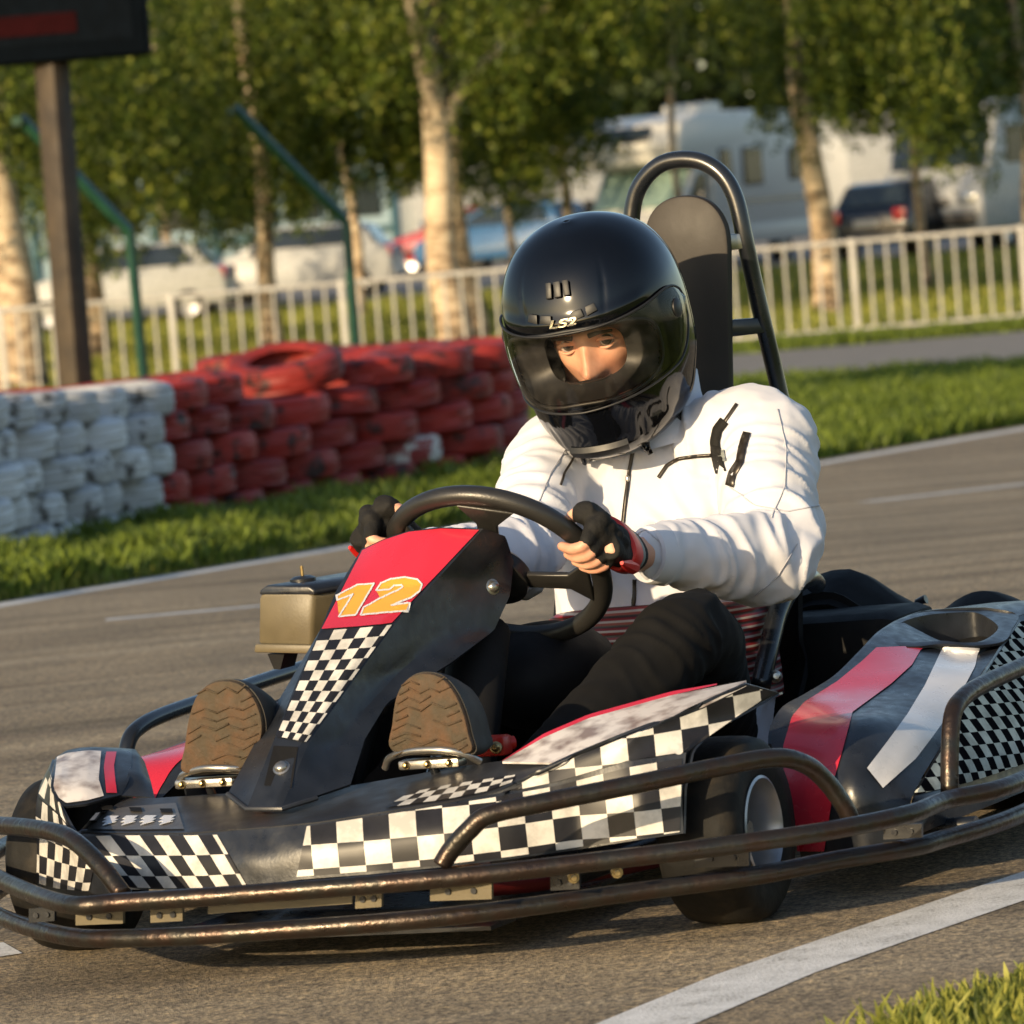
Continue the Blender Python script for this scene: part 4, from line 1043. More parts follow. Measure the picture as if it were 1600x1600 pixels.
# stickers draped on the fairing
bf = bvh_of(fair); bc = bvh_of(corner_o); bw = bvh_of(wing_o); bs = bvh_of(sh_o); bd = bvh_of(deck_o)
def sticker(bvh, rows, nu, nv, name, mat, parent, uv=None, off=.0018, planar=None):
    g = drape(bvh, rows, nu, nv, off)
    mb = MB().grid(g, uv)
    if planar:
        (ax, su, ou), (bx, sv, ov) = planar; ax = Vector(ax); bx = Vector(bx)
        mb.uv = [[(Vector(mb.v[i]).dot(ax) / su + ou, Vector(mb.v[i]).dot(bx) / sv + ov) for i in f] for f in mb.f]
    return mb.build(name, mat, parent, solid=0, fixn=False)
PLF = ((-.40, .917, 0), .0385, 20.3), ((0.03, 0, 1), .0335, 20.1)
sticker(bf, [[(128, 1308), (170, 1306), (300, 1306), (340, 1305)], [(196, 1386), (250, 1388), (330, 1387), (386, 1383)]], 50, 16, "chequered_sticker", M['checker'], fair, (9.3, 2.6))
sticker(bf, [[(480, 1292), (600, 1274), (700, 1258), (770, 1247), (860, 1230), (980, 1200), (1066, 1185)], [(464, 1370), (580, 1361), (700, 1350), (800, 1338), (900, 1324), (1000, 1309), (1062, 1300)]], 90, 16, "chequered_sticker", M['checker'], fair, (17.0, 3.0), planar=PLF)
sticker(bc, [[(60, 1246), (72, 1256), (96, 1276), (116, 1306)], [(50, 1310), (78, 1312), (110, 1332), (150, 1346)], [(52, 1378), (90, 1388), (130, 1392), (140, 1391)]], 24, 16, "chequered_sticker", M['checker'], corner_o, (8.0, 4.6))
sticker(bc, [[(84, 1190), (81, 1204), (81, 1218), (84, 1232)], [(62, 1240), (72, 1250), (94, 1272), (112, 1296)]], 16, 8, "chequered_sticker", M['checker'], corner_o, (6, 2))
sticker(bw, [[(880, 1192), (960, 1160), (1100, 1106), (1165, 1073), (1208, 1080)], [(780, 1240), (870, 1222), (980, 1189), (1066, 1177), (1080, 1170)]], 70, 14, "chequered_sticker", M['checker'], wing_o, (12.0, 2.6), planar=PLF)
sticker(bs, [[(90, 1184), (105, 1178), (120, 1176), (140, 1174), (158, 1175)], [(86, 1210), (98, 1214), (112, 1220), (135, 1222), (154, 1219)], [(84, 1231), (92, 1248), (104, 1256), (135, 1252), (162, 1245)]], 30, 20, "scuffed_sticker", M['dirty_white'], sh_o)
sticker(bs, [[(166, 1176), (182, 1176)], [(162, 1200), (178, 1198)], [(166, 1240), (182, 1240)]], 6, 16, "red_sticker", M['red'], sh_o)
sticker(bd, [[(600, 1264), (700, 1250), (760, 1238), (800, 1224)], [(640, 1240), (700, 1228), (760, 1219), (806, 1212)]], 40, 8, "chequered_sticker", M['checker'], deck_o, (10, 2.6))
M['checker_slant'] = M['checker']
M['grey_panel'] = pbr("grey worn sticker", (.09, .085, .082), .4, var=.3, bump=.03)
sticker(bd, [[(126, 1297), (200, 1298), (288, 1297)], [(150, 1270), (200, 1262), (275, 1256)]], 20, 8, "grey_sticker", M['grey_panel'], deck_o)
for k in range(5):     # slanted lightning marks
    x = 133 + k * 29.5; y = 1279
    zig = [(6, 0), (24, 0), (17, 5), (23, 5), (15, 9), (20, 9), (-2, 15), (4, 10), (-3, 10), (5, 5), (-1, 5)]
    pts = []
    for a, b in zig:
        d = Kdir(x + a, y + b - k * .3); h, nn, _, _ = bd.ray_cast(CK, d)
        if h is not None: pts.append(h + V3(0, 0, .0035))
    if len(pts) == len(zig): MB().prism(pts, V3(0, 0, .0006)).build("zigzag_mark", M['white_vinyl'], deck_o, smooth=False)
for a, b in ((157, 1263), (202, 1266), (250, 1268)):
    q = KP([(a, b, 1.26), (a + 19, b, 1.26), (a + 21, b + 6, 1.275), (a + 3, b + 6, 1.275)])
    qq = []
    for p in q:
        x, y = projK(p); h, nn, _, _ = bd.ray_cast(CK, Kdir(x, y)); qq.append((h if h is not None else p) + V3(0, 0, .004))
    MB().prism(qq, V3(0, 0, .0006)).build("slot", M['seat'], deck_o, smooth=False)

# front panel carrying the number
fpR = [(565, 858, .85), (500, 985, 1.03), (430, 1150, 1.25), (400, 1230, 1.335)]
row_c = [  # across rows: left edge -> right edge of front face
    KP([(565, 858, .83), (600, 842, .83), (640, 829, .83), (690, 824, .83), (755, 826, .82)]),
    KP([(526, 922, .93), (566, 921, .93), (610, 920, .93), (650, 919, .93), (688, 900, .90)]),
    KP([(500, 985, 1.03), (530, 983, 1.03), (560, 981, 1.03), (590, 979, 1.03), (616, 976, 1.01)]),
    KP([(462, 1070, 1.14), (480, 1070, 1.14), (505, 1070, 1.14), (530, 1070, 1.14), (550, 1066, 1.12)]),
    KP([(428, 1156, 1.25), (440, 1158, 1.25), (455, 1160, 1.25), (470, 1162, 1.25), (482, 1162, 1.24)]),
    KP([(386, 1262, 1.345), (400, 1263, 1.345), (415, 1263, 1.345), (428, 1263, 1.345), (440, 1262, 1.34)])]
pf = MB().grid(loft_rows(row_c, 20, 50, curved=False))
# right (kart's left) facet
rf = [KP([(755, 826, .82), (790, 838, .78), (803, 878, .75)]),
      KP([(688, 900, .90), (750, 905, .82), (797, 930, .78)]),
      KP([(616, 976, 1.01), (690, 985, .92), (772, 985, .82)]),
      KP([(550, 1066, 1.12), (620, 1050, 1.02), (705, 1035, .94)]),
      KP([(505, 1130, 1.20), (560, 1120, 1.13), (605, 1098, 1.08)]),
      KP([(482, 1162, 1.24), (530, 1160, 1.18), (570, 1155, 1.14)]),
      KP([(440, 1262, 1.34), (490, 1245, 1.29), (548, 1225, 1.23)])]
pf.grid(loft_rows(rf, 12, 50, curved=False))
lf = [KP([(565, 858, .83), (572, 870, .74), (575, 880, .70)]), KP([(500, 985, 1.03), (510, 1000, .95), (520, 1010, .88)]), KP([(428, 1156, 1.25), (440, 1160, 1.16), (450, 1165, 1.08)]), ]
pf.grid(loft_rows(lf, 4, 30, curved=False))
pf.grid(loft_rows([KP([(500, 985, 1.03), (500, 985, 1.029)]), KP([(428, 1156, 1.25), (420, 1120, 1.17)]), KP([(386, 1262, 1.345), (356, 1240, 1.30)])], 6, 30, curved=False))
panel = pf.build("number_panel", M['black_plastic'], kart, solid=.005, split=25)
# foot rim of the panel
MB().tube(KP([(356, 1241, 1.305), (386, 1264, 1.35), (440, 1264, 1.345), (495, 1247, 1.29)]), .004, n=8).build("panel_lip", M['deck_plastic'], panel)
bp_ = bvh_of(panel)
sticker(bp_, [[(567, 861), (600, 845), (640, 832), (690, 827), (749, 829)], [(503, 984), (530, 982), (560, 980), (590, 977), (612, 974)]], 30, 24, "red_sticker", M['red'], panel)
sticker(bp_, [[(502, 987), (530, 985), (560, 983), (590, 980), (612, 977)], [(432, 1152), (445, 1154), (460, 1157), (470, 1159), (478, 1160)]], 30, 40, "chequered_sticker", M['checker'], panel, (5.4, 10.6))
def onto(bvh, l, off):
    hits = [bvh.ray_cast(CK, Kdir(x, y)) for x, y in l]; ref = next((h for h in hits if h[0] is not None), None)
    pts = []
    for (x, y), (h, nn, _, _) in zip(l, hits):
        if h is None: h, nn = CK + Kdir(x, y) * ((ref[0] - CK).dot(ref[1]) / Kdir(x, y).dot(ref[1])), ref[1]
        if nn.dot(Kdir(x, y)) > 0: nn = -nn
        pts.append(h + nn * off)
    return pts
def poly_on(bvh, px, mat, name, parent, off):
    pts = onto(bvh, px, off)
    return MB().add(pts, [tuple(range(len(pts)))]).build(name, mat, parent, smooth=False, fixn=False)
def outline_on(bvh, px, w, mat, name, parent, off):
    """a rounded border of half width w (pixels) along a closed outline"""
    mb = MB(); n = len(px)
    for i in range(n):
        a, b = Vector(px[i]), Vector(px[(i + 1) % n]); t = (b - a).normalized(); nn = Vector((-t.y, t.x)) * w
        mb.add(onto(bvh, [a + nn, b + nn, b - nn, a - nn], off + .0002 * (i % 3)), [(0, 1, 2, 3)])
        mb.add(onto(bvh, [a + Vector((math.cos(k * .785), math.sin(k * .785))) * w for k in range(8)], off + .0006), [tuple(range(8))])
    return mb.build(name, mat, parent, smooth=False, fixn=False)
ox, oy, sc = 350, 720, 700 / 1600
def z5(l): return [(ox + x * sc, oy + y * sc) for x, y in l]
one = z5([(403, 487), (478, 448), (538, 443), (472, 556), (412, 562), (462, 482), (406, 504)])
two = z5([(545, 468), (562, 442), (600, 426), (650, 420), (692, 428), (708, 446), (700, 470), (672, 492), (600, 522), (655, 512), (664, 514), (652, 540), (490, 556), (500, 530), (560, 496), (625, 466), (640, 456), (636, 448), (610, 450), (592, 466)])
def inset(poly, d):
    n = len(poly); out = []
    ar = sum(poly[i][0] * poly[(i + 1) % n][1] - poly[(i + 1) % n][0] * poly[i][1] for i in range(n)); s = 1 if ar > 0 else -1
    for i in range(n):
        a, b, c = Vector(poly[i - 1]), Vector(poly[i]), Vector(poly[(i + 1) % n])
        t1 = (b - a).normalized(); t2 = (c - b).normalized(); nn = Vector((-(t1.y + t2.y), t1.x + t2.x))
        if nn.length < 1e-6: nn = Vector((-t1.y, t1.x))
        nn.normalize(); k = max(.45, nn.dot(Vector((-t1.y, t1.x))))
        out.append(tuple(b + nn * s * d / k))
    return out
for nm, pl in (("digit", one), ("digit", two)):
    bm = bmesh.new(); vv = [bm.verts.new((x, y, 0)) for x, y in pl]; ff = bm.faces.new(vv)
    bmesh.ops.triangulate(bm, faces=[ff]); bmesh.ops.subdivide_edges(bm, edges=bm.edges[:], cuts=5, use_grid_fill=True)
    bm.verts.ensure_lookup_table(); bm.verts.index_update()
    q3 = onto(bp_, [(v.co.x, v.co.y) for v in bm.verts], .0024)
    o2 = MB().add(q3, [tuple(v.index for v in f.verts) for f in bm.faces]).build(nm, M['yellow'], panel, smooth=False, fixn=False); bm.free()
    dense = []
    for a_, b_ in zip(pl, pl[1:] + pl[:1]):
        k_ = max(1, int(math.dist(a_, b_) / 7))
        dense += [(a_[0] + (b_[0] - a_[0]) * i_ / k_, a_[1] + (b_[1] - a_[1]) * i_ / k_) for i_ in range(k_)]
    o1 = outline_on(bp_, dense, 1.3, M['white_vinyl'], "digit_outline", panel, .0028)
# bolts of the panel
def bolt(c, n, r=.011, mat=None, parent=None, name="bolt"):
    return MB().lathe([(.0001, .009), (r * .6, .0085), (r * .9, .006), (r, .002), (r * 1.3, .001), (r * 1.3, -.003)], c, n, n=16).build(name, mat or M['steel'], parent or kart)
h, nn, _, _ = bp_.ray_cast(CK, Kdir(770, 917)); bolt(h, nn if nn.dot(fwK) < 0 else -nn, .0095, parent=panel)
rc = [(428, 1166), (466, 1168), (455, 1232), (413, 1228)]
poly_on(bp_, rc, M['seat'], "bolt_recess", panel, .0015)
h, nn, _, _ = bp_.ray_cast(CK, Kdir(440, 1200)); bolt(h, nn if nn.dot(fwK) < 0 else -nn, .010, parent=panel)

# side pods
L0 = [(1252, 1345, .86), (1234, 1240, .86), (1205, 1162, .80), (1222, 1110, .72), (1262, 1084, .60), (1307, 1056, .5), (1347, 1017, .37), (1375, 988, .25), (1405, 969, .12)]
L1 = [(1335, 1325, .90), (1322, 1220, .90), (1335, 1135, .80), (1358, 1108, .68), (1392, 1080, .54), (1425, 1048, .42), (1447, 1024, .30), (1462, 1010, .22), (1474, 1003, .16)]
L1b = [(1385, 1318, .885), (1380, 1230, .87), (1415, 1150, .745), (1440, 1112, .62), (1462, 1080, .50), (1482, 1050, .39), (1500, 1030, .27), (1508, 1018, .2), (1520, 1008, .14)]
L2 = [(1422, 1306, .86), (1425, 1245, .84), (1470, 1167, .68), (1492, 1130, .58), (1512, 1092, .48), (1530, 1057, .38), (1546, 1034, .28), (1556, 1018, .20), (1568, 1002, .12)]
podg = []
pl_ = [spline(KP(l), 6) for l in (L0, L1, L1b, L2)]
podg = [resample(spline([pl_[j][i] for j in range(4)], 6), 24) for i in range(len(pl_[0]))]
pod = MB().grid(podg)
# top ring round the opening
cx, cy = 1474, 984
hole = [(1388, 998), (1398, 984), (1414, 972), (1448, 963), (1490, 959), (1524, 959), (1545, 968), (1560, 982), (1548, 996), (1528, 1005), (1500, 1006), (1473, 1003), (1440, 1004), (1411, 1005)]
outer = [(1375, 988), (1385, 978), (1405, 967), (1440, 955), (1490, 950), (1540, 949), (1575, 955), (1592, 962), (1582, 982), (1568, 1002), (1520, 1009), (1474, 1006), (1430, 1010), (1392, 1006)]
def top_pt(a, b, dz=0):     # pod top plane: gently rising to the rear
    # solve for the plane Z = .322 - .06*(X-.1) - .18*(Y-.47)
    d = Kdir(a, b); t = (.322 + .06 * .1 + .18 * .47 - CK.z - .06 * CK.x - .18 * CK.y) / (d.z + .06 * d.x + .18 * d.y)
    return CK + d * t + V3(0, 0, dz)
ho = [top_pt(*p, dz=-.002) for p in hole]; ou = [top_pt(*p) for p in outer]
hs = spline(ho, 4, closed=True); os_ = spline(ou, 4, closed=True)
lip = [h_ + V3(0, 0, .004) for h_ in hs]
ring = [[o_ for o_ in os_] + [os_[0]], [a.lerp(b, .6) + V3(0, 0, .002) for a, b in zip(os_, lip)] + [os_[0].lerp(lip[0], .6) + V3(0, 0, .002)], lip + [lip[0]], [h_ + V3(0, 0, -.02) for h_ in hs] + [hs[0] + V3(0, 0, -.02)], [h_ + V3(0, 0, -.13) for h_ in hs] + [hs[0] + V3(0, 0, -.13)]]
pod.grid(ring)
# rear lobe of the pod, out of frame to the right
# outer side face
s0 = [(1422, 1306), (1425, 1245), (1470, 1167), (1492, 1130), (1512, 1092), (1530, 1057), (1556, 1018), (1589, 966), (1660, 940), (1760, 930)]
edgeL = KP([(1422, 1306, .86), (1425, 1245, .84), (1470, 1167, .68), (1492, 1130, .58), (1512, 1092, .48), (1530, 1057, .38), (1556, 1018, .20), (1589, 966, -.03)]) + [V3(-.2, .61, .31), V3(-.32, .66, .26)]
lowL = [V3(.86, .742, .085), V3(.84, .745, .085), V3(.68, .755, .085), V3(.58, .76, .085), V3(.48, .762, .085), V3(.38, .764, .085), V3(.2, .765, .085), V3(0, .76, .085), V3(-.2, .755, .09), V3(-.34, .74, .10)]
side = loft_rows([edgeL, [a.lerp(b, .5) + V3(0, .012, 0) for a, b in zip(edgeL, lowL)], lowL], 50, 12)
pod.grid(side)
pod.grid(loft_rows([KP([(1592, 962, -.03), (1580, 955, -.04), (1540, 949, -.03), (1490, 950, .0), (1440, 955, .04), (1405, 967, .1)]), [V3(-.2, .61, .31), V3(-.2, .57, .315), V3(-.2, .52, .315), V3(-.2, .48, .315), V3(-.2, .43, .31), V3(-.2, .40, .30)]], 16, 4))
# inner wall of the pod
inn = [p for p in pl_[0][12:]]
pod.grid([inn, [p + V3(0, -.015, -.12) for p in inn], [p + V3(0, -.01, -.2) for p in inn]])
pod_o = pod.build("side_pod", M['black_plastic'], kart, solid=.0045, split=45)
bpod = bvh_of(pod_o)
sticker(bpod, [[(1369, 1013), (1395, 1012), (1420, 1011), (1441, 1012)], [(1347, 1034), (1372, 1036), (1397, 1038), (1425, 1040)], [(1308, 1066), (1335, 1068), (1362, 1070), (1392, 1070)], [(1257, 1098), (1285, 1102), (1308, 1107), (1332, 1114)], [(1238, 1120), (1262, 1124), (1290, 1127), (1330, 1124)], [(1225, 1165), (1255, 1166), (1290, 1168), (1318, 1170)], [(1222, 1205), (1250, 1206), (1280, 1208), (1306, 1212)], [(1240, 1275), (1262, 1277), (1280, 1278), (1297, 1278)], [(1246, 1330), (1262, 1330), (1275, 1330), (1289, 1330)]], 20, 70, "red_sticker", M['red'], pod_o)
sticker(bpod, [[(1474, 1010), (1500, 1010), (1530, 1012)], [(1462, 1036), (1490, 1038), (1524, 1042)], [(1445, 1072), (1470, 1078), (1500, 1086)], [(1418, 1116), (1440, 1126), (1468, 1136)], [(1385, 1160), (1405, 1175), (1430, 1186)], [(1354, 1201), (1366, 1216), (1379, 1232)]], 12, 50, "white_sticker", M['white_vinyl'], pod_o)
sticker(bpod, [[(1430, 1240), (1474, 1166), (1515, 1094), (1558, 1024), (1593, 972), (1680, 960)], [(1430, 1243), (1474, 1232), (1515, 1222), (1558, 1208), (1593, 1196), (1680, 1165)]], 80, 20, "chequered_sticker", M['checker_side'], pod_o, (20, 9), planar=(((1, 0, 0), .027, 30.), ((-.10, 0, 1), .0195, 30.)))
# mirrored pod on the kart's right
mp_ = MB(); mp_.v = [(v[0], -v[1], v[2]) for v in pod.v]; mp_.f = [f[::-1] for f in pod.f]; mp_.uv = [None] * len(pod.f); mp_.mi = [0] * len(pod.f)
podR = mp_.build("side_pod", M['black_plastic'], kart, solid=.0045, split=45)
bpr = bvh_of(podR)
mirr = lambda p: V3(p.x, -p.y, p.z)
for ch in [c for c in pod_o.children if c.name.startswith("red")]:
    me = ch.data.copy()
    for v in me.vertices: v.co.y = -v.co.y
    c2 = bpy.data.objects.new("red_sticker", me); COL.objects.link(c2); c2.parent = podR

# rear bumper
rb = [(1225, 935), (1262, 902), (1300, 889), (1325, 888), (1345, 895), (1385, 920), (1425, 946), (1450, 953), (1475, 948), (1500, 930), (1528, 919), (1555, 922), (1590, 938), (1620, 965), (1660, 1000)]
rt = [K(a, b, X=-.34) for a, b in rb]
rt = [V3(-.34, -p.y + .05, p.z) for p in rt[::-1]][:9] + [p for p in rt if p.y > .02]
rt = sorted(rt, key=lambda p: p.y)
rbm = loft_rows([[p + V3(.10, 0, -.05) for p in rt], rt, [V3(-.40, p.y, p.z - .015) for p in rt], [V3(-.42, p.y, .10) for p in rt]], 70, 12, curved=False)
rbo = MB().grid(rbm).build("rear_bumper", M['black_plastic'], kart, solid=.006, split=50); rbo.data.materials[0] = M['seat']
MB().grid(loft_rows([[p + V3(.08, 0, -.03) for p in rt], [V3(-.24, p.y, .10) for p in rt]], 60, 4)).build("bumper_inner", M['seat'], rbo, solid=.004)
MB().tube(KP([(1428, 975, -.3), (1436, 940, -.3), (1447, 936, -.3)]), .008).build("filler_spout", M['black_plastic'], kart)
# engine, exhaust and dark machinery behind the seat
MB().box((-.08, -.36, .20), (.34, .24, .26)).build("engine", M['seat'], kart, bevel=.02)
MB().box((-.18, .22, .2), (.2, .28, .24)).build("fuel_tank", M['seat'], kart, bevel=.03)
MB().lathe([(.001, .05), (.055, .05), (.06, .04), (.06, -.05), (.001, -.05)], (-.2, .05, .34), (0, 1, .1), n=24).build("silencer", M['seat'], kart)
# airbox on the kart's right
ab = MB()
fr = KP([(403, 1008, .34), (486, 1010, .34), (491, 932, .34), (482, 924, .34), (412, 924, .34), (404, 932, .34)])
ab.prism(fr, V3(-.16, .07, 0)); abo = ab.build("airbox", M['airbox'], kart, bevel=.006)
MB().prism(KP([(403, 930, .342), (406, 921, .342), (415, 915, .342), (482, 915, .342), (492, 922, .342), (492, 930, .342)]), V3(-.165, .072, 0)).build("airbox_lid", M['black_plastic'], abo, bevel=.004)
MB().prism(KP([(396, 1020, .35), (494, 1022, .35), (492, 1008, .35), (398, 1006, .35)]), V3(-.18, .07, 0)).build("airbox_flange", M['airbox'], abo, bevel=.003)
c = K(474, 912, X=.28)
MB().lathe([(.0001, .014), (.014, .013), (.022, .009), (.022, .003), (.016, .0), (.016, -.012)], c, (0, 0, 1), n=20).build("airbox_cap", M['black_plastic'], abo)
MB().tube([c + V3(0, 0, .01), c + V3(0, 0, .030)], .003, n=8).build("cap_stud", M['gold'], abo)
MB().prism(KP([(418, 1022, .33), (444, 1022, .33), (438, 1046, .33), (428, 1046, .33)]), V3(-.05, 0, 0)).build("airbox_stand", M['seat'], abo)

# steering wheel
SWC = V3(.715, .046, .509); th_ = .757; sn_ = -.018
nS = V3(-math.cos(th_), 0, math.sin(th_)); nS = V3(nS.x * math.cos(sn_) - nS.y * math.sin(sn_), nS.x * math.sin(sn_) + nS.y * math.cos(sn_), nS.z)
aS = V3(0, 0, 1).cross(nS).normalized(); bS = nS.cross(aS)
SR = .166
def rim_pt(t, r=SR, n=0): return SWC + (aS * math.cos(t) + bS * math.sin(t)) * r + nS * n
def rim_th(px, py):
    return min((math.hypot(projK(rim_pt(t))[0] - px, projK(rim_pt(t))[1] - py), t) for t in [i * .02 for i in range(315)])[1]
M['sw'] = pbr("steering wheel rubber", (.020, .019, .018), .38, var=.2, bump=.15, bscale=300)
sw = MB().tube([rim_pt(t * 2 * math.pi / 72) for t in range(72)], .0155, n=16, closed=True).build("steering_wheel", M['sw'], kart, split=0)
hub = MB()
for t0 in (rim_th(760, 775), rim_th(925, 905), rim_th(640, 840)):
    p = [rim_pt(t0 - .30, SR - .008, -.004), rim_pt(t0 - .14, SR * .72, -.008), rim_pt(t0 - .28, SR * .33, -.014), rim_pt(t0 + .28, SR * .33, -.014), rim_pt(t0 + .14, SR * .72, -.008), rim_pt(t0 + .30, SR - .008, -.004)]
    MB().prism(p, nS * -.010).build("spoke", M['sw'], sw, bevel=.003)
MB().lathe([(.0001, .012), (.045, .012), (.055, .002), (.055, -.02), (.03, -.03), (.0001, -.03)], SWC - nS * .01, nS, n=28).build("wheel_hub", M['sw'], sw)
MB().tube([SWC - nS * .03, V3(1.02, 0, .12)], .011).build("steering_column", M['steel'], kart)
MB().tube(spline([V3(.80, -.10, .40), V3(.88, -.12, .28), V3(.98, -.14, .12)], 6), .010).build("column_support", M['seat'], kart)
# dark fairing piece under the wheel
MB().loft([((.76, .03, .42), (.0, .045, 0), (.03, 0, .03)), ((.84, .04, .32), (.0, .05, 0), (.03, 0, .03)), ((.93, .05, .18), (0, .05, 0), (.03, 0, .02))], 16).build("column_shroud", M['seat'], kart)
c = K(836, 1028, X=.62)
MB().lathe([(.0001, .006), (.008, .006), (.012, .003), (.013, 0), (.013, -.01)], c, (.9, .3, .2), n=16).build("tank_cap", M['gold'], kart)
MB().ball(K(850, 1055, X=.55), (.16, .11, .085)).build("fuel_tank", M['seat'], kart)
# brake parts by the left foot
MB().box(K(772, 1165, X=1.02), (.03, .05, .03)).build("brake_cylinder", M['red_part'], kart, bevel=.006)
MB().tube([K(745, 1150, X=1.03), K(765, 1165, X=1.03), K(803, 1160, X=1.0)], .010).build("brake_cylinder", M['red_part'], kart)
bolt(K(775, 1168, X=1.05), V3(1, .2, .3), .007, M['gold'])
# pedals
def pedal(pts):
    MB().tube(spline(KP(pts), 6), .0055, n=10).build("pedal_bar", M['steel'], kart)
pedal([(602, 1200, 1.19), (610, 1184, 1.20), (640, 1174, 1.215), (690, 1172, 1.22), (725, 1178, 1.21), (750, 1190, 1.19)])
pedal([(280, 1222, 1.19), (288, 1210, 1.20), (315, 1201, 1.22), (350, 1200, 1.22), (378, 1201, 1.21)])
for cxy in ((676, 1192), (325, 1222)):
    q = K(cxy[0], cxy[1], X=1.19)
    MB().box(q, (.03, .10, .014)).build("pedal", M['steel'], kart, bevel=.004)
    for k in range(3): bolt(q + V3(.015, -.035 + .035 * k, 0), V3(1, 0, .2), .0045, M['gold'])
    MB().tube([q, V3(q.x - .08, q.y, .07)], .007).build("pedal_arm", M['black_paint'], kart)

# seat, head rest and roll hoop
st = MB()
rows = []
for (x, z, w, d) in [(.42, .10, .19, .01), (.30, .075, .20, .02), (.12, .07, .21, .03), (-.02, .12, .22, .05), (-.08, .22, .225, .06), (-.115, .34, .22, .06), (-.14, .46, .20, .045), (-.15, .52, .17, .03)]:
    r_ = []
    for k in range(13):
        u = (k - 6) / 6; edge = abs(u) ** 2.5
        n_ = V3(.75, 0, .6) if z > .15 else V3(.1, 0, 1)
        r_.append(V3(x, u * w, z) + n_ * edge * (.13 if .08 < z < .5 else .05))
    rows.append(r_)
st.grid(loft_rows(rows, 30, 40)); st.build("seat", M['seat'], kart, solid=.008)
hp = [(1030, 830), (1003, 600), (1000, 500), (1001, 420), (1006, 360), (1018, 330), (1038, 313), (1062, 306), (1090, 308), (1112, 320), (1128, 342), (1136, 372), (1138, 440), (1140, 600), (1150, 830)]
hq = [K(a, b, X=-.13) for a, b in hp]
MB().prism(spline(hq, 3), V3(-.022, 0, 0)).build("head_rest", M['head_pad'], kart, bevel=.006)
hoop = [V3(-.22, -.16, .16), V3(-.22, -.12, .45)] + KP([(975, 620, -.2), (980, 480, -.19), (985, 380, -.18), (990, 318, -.18), (1005, 282, -.18), (1032, 257, -.18), (1065, 249, -.18), (1100, 254, -.18), (1130, 275, -.18), (1150, 312, -.18), (1163, 370, -.18), (1176, 430, -.19), (1194, 510, -.20), (1214, 595, -.22), (1240, 715, -.22), (1252, 800, -.14), (1262, 900, -.02)])
MB().tube(spline(hoop, 6), .0145, n=16).build("roll_hoop", M['black_paint'], kart, split=0)
MB().prism(KP([(1138, 366, -.15), (1172, 364, -.18), (1176, 386, -.18), (1138, 392, -.15)]), V3(-.012, 0, 0)).build("hoop_bracket", M['steel'], kart, bevel=.002)
MB().prism(KP([(1138, 500, -.15), (1192, 496, -.19), (1198, 520, -.19), (1138, 527, -.15)]), V3(-.02, 0, 0)).build("hoop_bracket", M['black_paint'], kart, bevel=.002)
leg = KP([(1188, 1075, .22), (1200, 1020, .18), (1215, 960, .12), (1236, 920, .06), (1262, 903, .0), (1275, 912, -.08)])
MB().tube(spline(leg, 6), .0165, n=14).build("seat_stay", M['black_paint'], kart, split=0)
bolt(K(1212, 1057, X=.2), V3(1, .6, .2), .008, M['steel']); bolt(K(1346, 1030, X=.1), V3(1, .6, .2), .008, M['steel'])

# ------------------------------------------------------------------ driver
person = empty("person", mat=KART)
tag(person, "driver in white jacket, black trousers and glossy black helmet gripping the steering wheel", "person")
def vox(mb, name, mat, parent, size, sm=4, disp=None, n=None):
    me = bpy.data.meshes.new(name); me.from_pydata(mb.v, [], mb.f)
    bm = bmesh.new(); bm.from_mesh(me); bmesh.ops.recalc_face_normals(bm, faces=bm.faces); bm.to_mesh(me); bm.free()
    me.materials.append(mat); o = bpy.data.objects.new(name, me); COL.objects.link(o); o.parent = parent
    q = o.modifiers.new("remesh", 'REMESH'); q.mode = 'VOXEL'; q.voxel_size = size; q.use_smooth_shade = True
    if sm:
        q = o.modifiers.new("smooth", 'SMOOTH'); q.iterations = sm; q.factor = .5
    for (ty, s, st_) in (disp or []):
        t = bpy.data.textures.new(name + ty, ty); t.noise_scale = s
        if ty == 'CLOUDS': t.noise_depth = 2
        q = o.modifiers.new("disp", 'DISPLACE'); q.texture = t; q.strength = st_; q.mid_level = .5; q.texture_coords = 'LOCAL'
    return o
def limb(mb, pts, rs, per=6, n=20, e=1.0):
    """tapered limb with round ends along a smoothed path"""
    p = spline(pts, per)
    ra = [r if isinstance(r, tuple) else (r, r) for r in rs]
    r0 = lerp_spline([a[0] for a in ra], per); r1 = lerp_spline([a[1] for a in ra], per)
    mb.tube(p, 0, n=n, rs=list(zip(r0, r1)))
    mb.ball(p[0], min(ra[0]) * .98); mb.ball(p[-1], min(ra[-1]) * .98)
# joint positions (kart frame)
NECK = V3(.10, -.005, .66)
ShL = K(1188, 682, X=.10); ElL = K(1212, 868, X=.26); WrL = K(990, 866, X=.54)
ShR = K(862, 722, X=.17); ElR = K(815, 868, X=.40); WrR = K(655, 880, X=.66)
HipL = V3(.16, .10, .17); HipR = V3(.16, -.10, .17)
KnL = K(1076, 988, X=.60); AnL = V3(1.10, .15, .13)
KnR = V3(.62, -.22, .33); AnR = V3(1.10, -.17, .17)
tors = [((.15, .03, .12), .165, .11), ((.12, .03, .22), .165, .115), ((.095, .028, .34), .160, .112), ((.085, .028, .45), .172, .120), ((.085, .03, .54), .186, .122), ((.085, .03, .60), .180, .110), ((.09, .02, .645), .135, .085), ((.10, .0, .675), .08, .07)]
def torso(mb, g=0.0, upto=None):
    rings = []
    for c, a, b in tors: rings.append((c, (0, a + g, 0), (b + g, 0, -.02), .85))
    mb.loft(rings, 28)
bd_ = MB(); torso(bd_, -.03)
